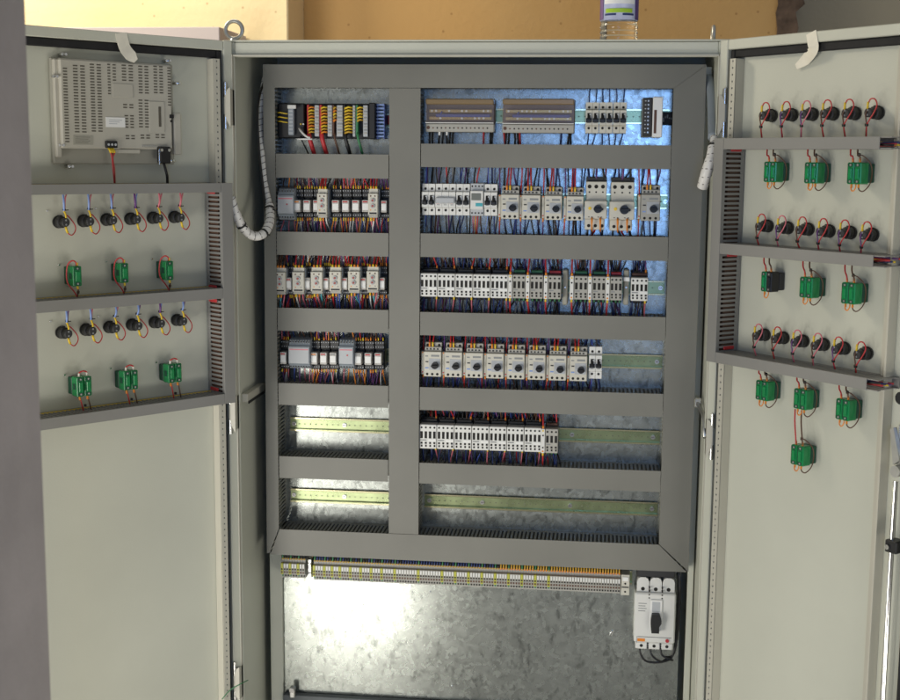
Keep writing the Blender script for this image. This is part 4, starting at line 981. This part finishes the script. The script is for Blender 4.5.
# ------------------------------------------------------------------ contact blocks on the doors
def contact(side, label, px, py, zduct, base_n=.008):
    x, z = door_xz(side, px, py, .004); t = thing('pushbutton_contact', label, 'switch', DM(side, x, z), 'black switch bodies on the %s door' % ('left' if side == 'L' else 'right'))
    s = 1 if side == 'L' else -1
    b = MB(); b.cyl((0, 0, 0), (0, -.004, 0), .0118, 'black', n=20); b.cyl((0, -.004, 0), (0, -.015, 0), .0108, 'black', n=20); b.cyl((0, -.015, 0), (0, -.0165, 0), .0108, 'black_matt', .0085, n=20)
    b.box(-.003, .003, -.012, -.003, .0109, .0124, 'black_matt'); b.build('collar', t)
    b = MB(); b.cyl((0, -.0165, 0), (0, -.029, 0), .0080, 'black', n=18); b.cyl((0, -.029, 0), (0, -.0302, 0), .0080, 'black_matt', .0066, n=18)
    for zz in (.0040, -.0040): b.cyl((0, -.0301, zz), (0, -.0308, zz), .0018, 'grey_mid', n=8)
    b.build('lamp_holder', t)
    dz = zduct-z; j = R(-.003, .003)
    if side == 'L':
        top = random.choice([('pink', 'pink'), ('blue_light', 'pink'), ('violet', 'blue_light'), ('blue_light', 'violet')])
        q = MB(); q.tube(smooth([(.001, -0.0288, .008), (.001, -0.0274, .014), (.0, -0.0230, .022)], 5), .0017, 'yellow', 6); q.build('ferrule', t)
        q = MB(); q.tube(smooth([(.001, -0.0274, .014), (.008, -0.0259, .010), (.0195, -0.0245, -.004), (.021, -0.0245, -.015), (.013, -0.0259, -.0235), (.004, -0.0274, -.019), (.0, -0.0288, -.010)], 6), .0011, 'red', 6); q.build('wire', t)
        q = MB(); q.tube([(.004, -0.0274, -.0190), (.001, -0.0288, -.014), (.0, -0.0288, -.008)], .0021, 'yellow', 6); q.build('ferrule', t)
        q = MB(); q.tube(smooth([(0, -0.0238, .021), (-.001+j, -.028, dz*.7), (.001+j, -.022, dz+.001)], 4), .0020, top[0], 6); q.tube(smooth([(.001, -0.0245, .021), (.005+j, -0.0216, dz*.8), (.008+j, -.022, dz+.001)], 4), .0013, top[1], 6); q.build('wire', t)
        q = MB(); q.cyl((.000, -0.0234, .0215), (.001, -0.0227, .0245), .0032, 'tie', n=8); q.cyl((.001, -0.0238, .022), (.008, -0.0252, .0225), .0010, 'tie', n=5); q.build('cable_tie', t)
    else:
        q = MB(); q.tube([(-.001, -0.0288, .006), (-.001, -0.0295, .012), (.000, -0.0295, .018)], .0020, 'yellow', 6); q.build('ferrule', t)
        q = MB(); q.tube(smooth([(.0, -0.0295, .016), (.005, -0.0295, .0225), (.013, -0.0288, .0215), (.018, -0.0295, .012), (.014, -0.0310, .000), (.006, -0.0317, -.012), (.0, -0.0302, -.022), (-.002+j, -0.0245, dz-.001)], 6), .0012, 'pink' if R(0, 1) < .4 else 'red', 6); q.build('wire', t)
        q = MB(); q.tube(smooth([(-.001, -0.0295, .006), (-.002, -0.0324, -.004), (-.001, -0.0313, -.014), (-.001, -0.0302, -.022), (-.004+j, -0.0238, dz-.001)], 5), .0012, 'brown' if R(0, 1) < .5 else 'violet', 6); q.build('wire', t)
        q = MB(); q.cyl((-.0005, -0.0306, -.0185), (-.0010, -0.0295, -.0225), .0032, 'tie', n=8); q.build('cable_tie', t)
    return t
L1 = [(59.3, 222), (83.8, 221), (106.8, 219.8), (130.6, 219), (153, 218), (174.4, 217.2)]
L2 = [(62, 332.5), (86.2, 329.8), (109.6, 327.2), (132.2, 324.8), (154.8, 322.4), (177, 320.2)]
for r_, (row, zd) in enumerate(((L1, LD[0][0]), (L2, LD[1][0]))):
    for i, (x, y) in enumerate(row):
        contact('L', 'black round switch body, %s from the left in the %s row on the left door' % (ORD[i], ['upper', 'lower'][r_]), x, y, zd)
R1 = [(771.5, 115.9), (792, 115.2), (812.2, 114.6), (832.8, 114), (854.6, 113.6), (877.6, 113)]
R2 = [(767.5, 226.2), (787.6, 228), (808, 229.4), (828.8, 231.2), (850.2, 232.8), (872.2, 234.8)]
R3 = [(764.4, 335), (783.2, 338), (803, 341.2), (823.4, 344.6), (844, 348.4), (866.4, 353.4)]
for r_, (row, zd) in enumerate(((R1, RD[0][1]), (R2, RD[1][1]), (R3, RD[2][1]))):
    for i, (x, y) in enumerate(row):
        contact('R', 'black round switch body, %s from the left in the %s row on the right door' % (ORD[i], ['upper', 'middle', 'lower'][r_]), x, y, zd)

# ------------------------------------------------------------------ green selector blocks
def green(side, label, px, py, zd, kind='wide'):
    """zd: height of the duct its wires run to; kind wide / slim / double / half"""
    x, z = door_xz(side, px, py, .022); t = thing('green_contact_block', label, 'contact block', DM(side, x, z), 'green contact blocks on the %s door' % ('left' if side == 'L' else 'right'))
    hz = .0185; xs = {'wide': [(-.0115, .0115)], 'slim': [(-.0085, .0085)], 'double': [(-.0150, -.0008), (.0008, .0150)], 'half': [(-.0125, -.0004), (.0004, .0125)]}[kind]
    if kind == 'wide': xs = [(-.0145, -.0005), (.0005, .0145)]
    for i, (a, c) in enumerate(xs):
        m1, m2 = ('green_block', 'green_dark') if not (kind == 'half' and i == 1) else ('black', 'black_matt')
        b = MB(); b.box(a, c, -.014, 0, -hz*.88, hz*.88, m2, .001); b.box(a, c, -.036, -.0142, -hz, hz, m1, .0016)
        w = c-a
        b.box(a+w*.22, c-w*.22, -.0385, -.0362, -hz*.5, hz*.5, m1, .001)
        for s in (-1, 1):
            b.box(a+w*.2, c-w*.2, -.0365, -.0355, s*hz*.60, s*hz*.92, m2); b.cyl(((a+c)/2, -.0368, s*hz*.76), ((a+c)/2, -.0358, s*hz*.76), .0018, 'steel_dull', n=8)
        b.box(a+.001, a+.002, -.0364, -.0352, -hz*.9, hz*.9, m2)
        b.box(a-.0004, a+w*.12, -.030, -.020, -hz*.3, hz*.3, 'green_dark'); b.build('contact_body', t)
    if kind == 'double' or kind == 'wide' or kind == 'half':
        b = MB(); b.box(-.009, .009, -.0002, .0006, -.015, .015, 'black_matt'); b.build('mounting_foot', t)
    up = 1 if zd > z else -1; dz = zd-z
    cs = [(a+c)/2 for a, c in xs]
    def w_(pts, col, r=.0011):
        q = MB(); q.tube(smooth(pts, 6), r, col, 6); q.build('wire', t)
    if side == 'R':
        for i, c in enumerate(cs if len(cs) > 1 else [cs[0]-.004, cs[0]+.004]):
            w_([(c, -.030, hz-.001), (c+.000, -.032, hz+.010), (c-.006, -.030, dz*.75), (c-.010, -.026, dz+.002)], 'red' if i == 0 else 'brown', .0014)
            q = MB(); q.cyl((c, -.030, hz-.001), (c, -.031, hz+.007), .0018, 'orange', n=8); q.build('ferrule', t)
        w_([(cs[0]-.001, -.030, -hz+.001), (cs[0], -.032, -hz-.009), (cs[0]+.005, -.032, -hz-.0115), (cs[0]+.0085, -.031, -hz-.006), (cs[0]+.008, -.030, -hz+.001)], 'orange')
        if len(cs) > 1 and kind != 'half':
            w_([(cs[1]-.001, -.030, -hz+.001), (cs[1]+.001, -.031, -hz-.009), (cs[1]+.008, -.028, -hz-.0115), (cs[1]+.014, -.020, -hz+.000), (cs[1]+.013, -.014, 0), (cs[1]+.012, -.018, hz*.9), (cs[1]+.004, -.026, hz+.010), (cs[1]-.002, -.030, hz+.013)], 'brown')
            q = MB(); q.cyl((cs[1]-.003, -.030, hz+.011), (cs[1]-.002, -.031, hz+.015), .0026, 'tie', n=8); q.build('cable_tie', t)
        for c in cs[:1 if kind == 'half' else 2]:
            q = MB(); q.cyl((c-.001, -.030, -hz+.001), (c, -.0315, -hz-.006), .0018, 'orange', n=8); q.build('ferrule', t)
    else:
        if kind == 'slim':
            w_([(.001, -.030, hz-.001), (-.001, -.032, hz+.007), (-.007, -.030, hz+.010), (-.013, -.024, hz+.002), (-.014, -.020, 0), (-.012, -.022, -hz*.8), (-.004, -.028, -hz-.010), (.001, -.03, dz)], 'red', .0013)
            w_([(.002, -.030, -hz+.001), (.003, -.031, -hz-.008), (.001, -.030, dz-.001)], 'brown', .0014)
            for s in (1, -1): q = MB(); q.cyl((.002, -.030, s*(hz-.001)), (.002, -.031, s*(hz+.006)), .0022, 'yellow', n=8); q.build('ferrule', t)
        else:
            w_([(cs[0], -.030, hz-.001), (cs[0], -.031, hz+.007), (0, -.032, hz+.0105), (cs[1], -.031, hz+.007), (cs[1], -.030, hz-.001)], 'red', .0014)
            for c in cs:
                w_([(c, -.030, -hz+.001), (c+.002, -.031, -hz-.008), (c+.007, -.030, dz-.001)], 'red' if c < 0 else 'brown', .0013)
                for s in (1, -1): q = MB(); q.cyl((c, -.030, s*(hz-.001)), (c, -.031, s*(hz+.007)), .0021, 'cream' if s > 0 else 'orange', n=8); q.build('ferrule', t)
        q = MB(); q.cyl((.004, -.028, dz+.006), (.005, -.027, dz+.010), .0026, 'tie', n=8); q.build('cable_tie', t)
    return t
for i, (x, y) in enumerate(((74, 275.8), (121, 272.6), (166, 270.2))): green('L', 'single green contact block, %s of three above the middle duct of the left door' % ORD[i], x, y, LD[1][1], 'slim')
for i, (x, y) in enumerate(((81, 385.6), (127.6, 379.4), (171.6, 372.4))): green('L', 'double green contact block, %s of three above the lower duct of the left door' % ORD[i], x, y, LD[2][1], 'double')
for i, (x, y) in enumerate(((775, 172), (816, 173), (859.2, 173.4))): green('R', 'green contact block, %s of three below the upper duct of the right door' % ORD[i], x, y, RD[0][0])
for i, (x, y) in enumerate(((771.3, 281.5), (811, 287.2), (853.2, 293))): green('R', ['half green half black contact block below the middle duct of the right door', 'green block below the middle duct of the right door, beside the half black one', 'green block below the middle duct of the right door, near its open end'][i], x, y, RD[1][0], 'half' if i == 0 else 'wide')
for i, (x, y) in enumerate(((766.6, 390), (805, 398.6), (847.4, 409))): green('R', ['green contact block below the lower duct of the right door, nearest the hinges', 'green contact block wired down to the lone lowest block on the right door', 'green contact block below the lower duct of the right door, nearest its open end'][i], x, y, RD[2][0])
gx, gz = door_xz('R', 805, 398.6, .022)
t = green('R', 'lone lowest green contact block on the right door, hanging wires from above', 802, 454.5, gz-.024)
for side, pts in (('L', ((56, 261), (49, 229))), ):
    pass
# small screws on the left door panel
for i, (px, py, lb) in enumerate(((59.5, 265, 'left of the single green blocks'), (106.5, 261.5, 'between the first two single green blocks'), (152.5, 259, 'before the third single green block'), (65, 375, 'above the first double green block'), (111, 368.5, 'above the second double green block'), (156.5, 362.5, 'above the third double green block'), (96, 208.5, 'among the upper switch bodies'), (98.5, 316.5, 'among the lower switch bodies'), (47.5, 211, 'near the left end of the upper duct'), (51, 321.5, 'near the left end of the middle duct'))):
    x, z = door_xz('L', px, py, .002); o = MB().cyl((0, 0, 0), (0, -.0016, 0), .0024, 'chrome', .0016, n=10).build('door_screw'); o.matrix_world = DM('L', x, z)
    tag(o, 'tiny bright screw on the left door, %s' % lb, 'screw', 'tiny bright screws on the left door')

# ------------------------------------------------------------------ operator panel on the left door
def hmi():
    xL, xR, zT, zB = -.385, -.132, 1.9776, 1.787
    w = xR-xL; h = zT-zB; t = thing('operator_panel', 'cream back of an operator panel with many vent slots on the left door', 'operator panel', DM('L', (xL+xR)/2, (zT+zB)/2))
    # fractions from the photograph: u 0..1 across, v 0..1 down
    def U(px): return (px-170)/390*w-w/2
    def V(py, px=300): return h/2-(py-(183+(px-170)*.055))/338*h
    b = MB(); b.box(-w/2, w/2, -.008, -.0005, -h/2, h/2, 'hmi_dark', .002); b.build('bezel', t)
    b = MB(); b.box(U(184), U(540), -.024, -.0082, V(478), h/2-.002, 'hmi', .003); b.box(U(172), U(189), -.018, -.0082, -h/2+.012, h/2-.003, 'hmi', .002)
    b.box(U(345), U(410), -0.02520, -0.02420, V(310), V(265), 'hmi', .0005); b.box(U(460), U(512), -0.02560, -0.02420, V(422), V(318), 'hmi', .0006)
    b.box(U(362), U(430), -.024, -.0082, V(492), V(479), 'hmi', .001)
    b.box(U(547), U(572), -.022, -.0082, V(495), V(352), 'hmi', .002)
    b.build('housing', t)
    q = MB()
    def slots(px0, px1, n, py0, py1, wf=.62, yy=-0.02430):
        cw = (px1-px0)/n; rows = max(2, int((py1-py0)/9.2))
        for c in range(n):
            for r_ in range(rows):
                a = px0+cw*(c+.5-wf/2); z = V(py0+(py1-py0)*(r_+.5)/rows, px0); q.box(U(a), U(a+cw*wf), yy-.0002, yy+.0006, z-.0011, z+.0011, 'slot')
    mat('slot', (.10, .09, .07), .8)
    slots(190, 210, 1, 215, 455); slots(220, 264, 2, 206, 425); slots(272, 314, 2, 202, 424)
    slots(328, 342, 1, 202, 305); slots(344, 360, 1, 203, 262); slots(372, 416, 2, 204, 262); slots(426, 466, 2, 207, 303); slots(476, 514, 2, 207, 303); slots(523, 540, 1, 212, 345)
    slots(374, 414, 2, 332, 350); slots(424, 464, 2, 318, 415); slots(378, 414, 2, 368, 415); slots(380, 416, 2, 434, 452); slots(428, 466, 2, 434, 452); slots(478, 516, 2, 434, 452)
    q.build('vent_slots', t)
    q = MB(); q.box(U(321), U(382), -0.02520, -0.02410, V(407), V(375), 'white_bright'); 
    for k_ in range(3): q.box(U(330), U(372-8*k_), -0.02540, -0.02515, V(385+6*k_), V(383+6*k_), 'grey_light')
    q.build('label_plate', t)
    q = MB(); q.box(U(218), U(278), -0.02470, -0.02410, V(466), V(436), 'hmi_dark')
    for k_ in range(4): q.box(U(224), U(270-6*(k_ % 2)), -0.02490, -0.02465, V(442+6*k_), V(441+6*k_), 'slot')
    q.build('rating_plate', t)
    q = MB(); q.box(U(492), U(500), -0.02620, -0.02550, V(402), V(335), 'slot'); q.box(U(530), U(544), -0.02520, -0.02410, V(372), V(360), 'black'); q.cyl((U(535), -0.02520, V(382)), (U(535), -0.02410, V(382)), .0022, 'black', n=8); q.build('port', t)
    q = MB(); q.box(U(316), U(352), -0.03000, -.0235, V(475), V(452), 'black', .001)
    for k_ in range(3): q.cyl((U(323+11*k_), -0.03050, V(464)), (U(323+11*k_), -0.02950, V(464)), .0024, 'grey_light', n=8)
    q.build('power_connector', t)
    q = MB(); q.box(U(486), U(524), -0.03400, -.022, V(525), V(468), 'black', .002); q.cyl((U(492), -0.03500, V(480)), (U(492), -0.03300, V(480)), .003, 'chrome', n=8); q.cyl((U(517), -0.03500, V(480)), (U(517), -0.03300, V(480)), .003, 'chrome', n=8)
    q.cyl((U(487), -0.03000, V(478)), (U(487), -0.03000, V(528)), .0016, 'steel', n=8)
    q.box(U(434), U(480), -0.02650, -0.02420, V(470), V(465), 'steel', .0005); q.build('data_connector', t)
    q = MB(); q.tube(smooth([(U(505), -0.02600, V(522)), (U(507), -0.03000, V(545)), (U(512), -0.03000, V(568)), (U(516), -0.02600, V(592))], 5), .0026, 'black', 8); q.build('data_cable', t)
    for k_, (c, m_) in enumerate(((325, 'red'), (331, 'brown'), (337, 'orange'))):
        q = MB(); q.tube(smooth([(U(c), -0.02600, V(474)), (U(c+2), -0.03200, V(490)), (U(331+k_), -0.03200, V(508)), (U(333+k_*2), -0.03200, V(545)), (U(341+k_), -0.02600, V(590))], 5), .0014, 'red' if k_ != 1 else 'brown', 6)
        q.tube([(U(c), -0.02600, V(474)), (U(c+1), -0.03100, V(484)), (U(c+2), -0.03250, V(491))], .0024, 'yellow', 6); q.build('wire', t)
    for (px, py) in ((204, 176), (176, 245), (536, 193), (188, 462), (213, 531), (541, 528), (568, 268)):
        q = MB(); x, z = U(px), V(py, px); q.cyl((x, -.016, z), (x, -.0005, z), .0032, 'steel_dull', n=8); q.box(x-.006, x+.006, -.020, -.016, z-.003, z+.003, 'steel', .001); q.cyl((x, -.0255, z), (x, -.0205, z), .0026, 'chrome', n=8); q.build('fixing_clip', t)
hmi()

# ------------------------------------------------------------------ tape strips over the door tops
def tape(side, label, pts_px, w):
    """strip lying on the inner face; pts (px, py, n)"""
    t = MB(); P = []
    for px, py, n in pts_px:
        x, z = door_xz(side, px, py, n); P.append(Vector((x, -n, z)))
    c0 = P[0].copy(); Q = smooth([p-c0 for p in P], 5); vs = []
    for i, p in enumerate(Q):
        f = i/(len(Q)-1); ww = w*(1 if f < .75 else 1-(f-.75)*2.2)/2; d = (Q[min(i+1, len(Q)-1)]-Q[max(0, i-1)]).normalized(); sd = d.cross(Vector((0, 1, 0)))
        sd = sd.normalized() if sd.length > .3 else Vector((1, 0, 0))
        if sd.x < 0: sd = -sd
        for y in (0, .0008): vs += [p-sd*ww+Vector((0, y, 0)), p+sd*ww+Vector((0, y, 0))]
    fs = []
    for i in range(len(Q)-1):
        a = i*4; fs += [(a, a+1, a+5, a+4), (a+2, a+6, a+7, a+3), (a, a+4, a+6, a+2), (a+1, a+3, a+7, a+5)]
    fs += [(0, 2, 3, 1), (len(vs)-4, len(vs)-3, len(vs)-1, len(vs)-2)]
    t.add(vs, fs, 'tape', False); o = t.build('tape_strip'); o.matrix_world = door_mat(side) @ Matrix.Translation(c0)
    tag(o, label, 'tape')
tape('L', 'white tape strip hanging over the top edge of the left door', [(121, 33.0, .0165), (123, 42, .0175), (125.5, 49, .019), (131, 56, .026), (136, 61, .03)], .024)
tape('R', 'white tape strip hanging over the top edge of the right door with a pointed tail', [(811, 32.5, .0165), (812.5, 42, .0175), (813, 50, .016), (806, 59, .006), (796, 67, .004)], .023)

# ------------------------------------------------------------------ water bottle on the roof
def bottle():
    q = at(618.5, 41, .06); t = thing('water_bottle', 'clear plastic water bottle with blue white label standing on the cabinet roof', 'bottle', Matrix.Translation((q.x, .06, CABT)))
    def lathe(prof, m_, b):
        n = 28; vs = []; fs = []
        for r_, z in prof:
            for k_ in range(n): a = 2*math.pi*k_/n; vs.append((r_*math.cos(a), r_*math.sin(a), z))
        for i in range(len(prof)-1):
            for k_ in range(n): fs.append((i*n+k_, i*n+(k_+1) % n, (i+1)*n+(k_+1) % n, (i+1)*n+k_))
        fs += [tuple(range(n))[::-1], tuple(range((len(prof)-1)*n, len(prof)*n))]; b.add(vs, fs, m_, True)
    r = .0375
    b = MB(); lathe([(r*.6, .004), (r*.72, .0005), (r*.9, .001), (r, .007), (r*.99, .0105), (r*.93, .013), (r, .016), (r*.99, .020), (r*.93, .0225), (r, .026), (r*.99, .031), (r*.94, .034), (r*.97, .040), (r*.97, .150), (r, .155), (r*.9, .175), (r*.6, .195), (.013, .21), (.013, .225)], 'bottle_pet', b); b.build('bottle_body', t)
    b = MB(); lathe([(r*.62, .002), (r*.9, .004), (r*.93, .03), (r*.93, .150)], 'bottle_pet', b)
    b = MB(); lathe([(r*.985, .040), (r*.985, .150)], 'bottle_blue', b); b.build('bottle_label', t)
    b = MB()
    n = 14
    for (z0, z1, m_, a0, a1, e) in ((.0530, .0610, 'lime', -2.35, -.85, .0008), (.0480, .0515, 'navy', -2.4, -1.75, .0008), (.0480, .0515, 'navy', -1.40, -.75, .0008), (.041, .120, 'bottle_purple', -3.2, -2.55, .0008), (.041, .120, 'bottle_purple', -.60, .05, .0008), (.070, .120, 'white_bright', -2.45, -.70, .0008)):
        vs = []
        for k_ in range(n+1):
            a = a0+(a1-a0)*k_/n; rr = r*.985+e; vs += [(rr*math.cos(a), rr*math.sin(a), z0), (rr*math.cos(a), rr*math.sin(a), z1), ((rr-.0006)*math.cos(a), (rr-.0006)*math.sin(a), z0), ((rr-.0006)*math.cos(a), (rr-.0006)*math.sin(a), z1)]
        fs = [(i*4, i*4+4, i*4+5, i*4+1) for i in range(n)]+[(i*4+2, i*4+3, i*4+7, i*4+6) for i in range(n)]+[(i*4+1, i*4+5, i*4+7, i*4+3) for i in range(n)]+[(i*4, i*4+2, i*4+6, i*4+4) for i in range(n)]
        b.add(vs, fs, m_)
    b.build('label_print', t)
    b = MB(); lathe([(.0148, .215), (.0148, .232), (.013, .234)], 'blue_light', b); b.build('bottle_cap', t)
bottle()

# ------------------------------------------------------------------ light
w = bpy.data.worlds.new('World'); scene.world = w; w.use_nodes = True
bg = w.node_tree.nodes['Background']; bg.inputs['Color'].default_value = (.93, .93, .88, 1); bg.inputs['Strength'].default_value = .23
def area(name, loc, target, sx, sy, power, col, spread=None):
    l = bpy.data.lights.new(name, 'AREA'); l.shape = 'RECTANGLE'; l.size = sx; l.size_y = sy; l.energy = power; l.color = col
    if spread: l.spread = math.radians(spread)
    o = bpy.data.objects.new(name, l); COL.objects.link(o); o.location = loc
    o.rotation_euler = (Vector(target)-Vector(loc)).to_track_quat('-Z', 'Y').to_euler(); return o
area('sunlit_floor_light', (-.68, -2.14, .04), (-.1, 0, .75), .22, .20, 4.8, (1, .965, .87))
area('floor_bounce_right', (1.35, -1.6, .06), (-.5, -.2, .8), 1.0, .9, 15, (1, .96, .88))
area('floor_bounce_left', (-1.6, -1.7, .06), (.6, -.2, .8), 1.0, .9, 17, (1, .96, .87))
area('window_light', (.42, -3.9, 1.80), (.25, .18, 1.8), .50, .56, 7.5, (.22, .46, 1))
area('doorway_light', (-1.9, -3.0, .7), (.2, 0, .7), 1.3, 1.0, 42, (1, .965, .90))
area('cream_wall_fill', (-1.7, .25, 2.9), (-1.0, 1.1, 2.1), .6, .6, 19, (1, .90, .70))  # added lamp that brightens the cream pier, no fixture stands there
area('ochre_wall_fill', (-.7, .35, 3.1), (-.75, 1.2, 2.2), .6, .4, 4.5, (1, .92, .78))  # added high lamp to light the ochre wall, from no known source

scene.view_settings.view_transform = 'Standard'; scene.view_settings.look = 'None'; scene.view_settings.gamma = 1; scene.view_settings.exposure = .42
scene.render.engine = 'CYCLES'
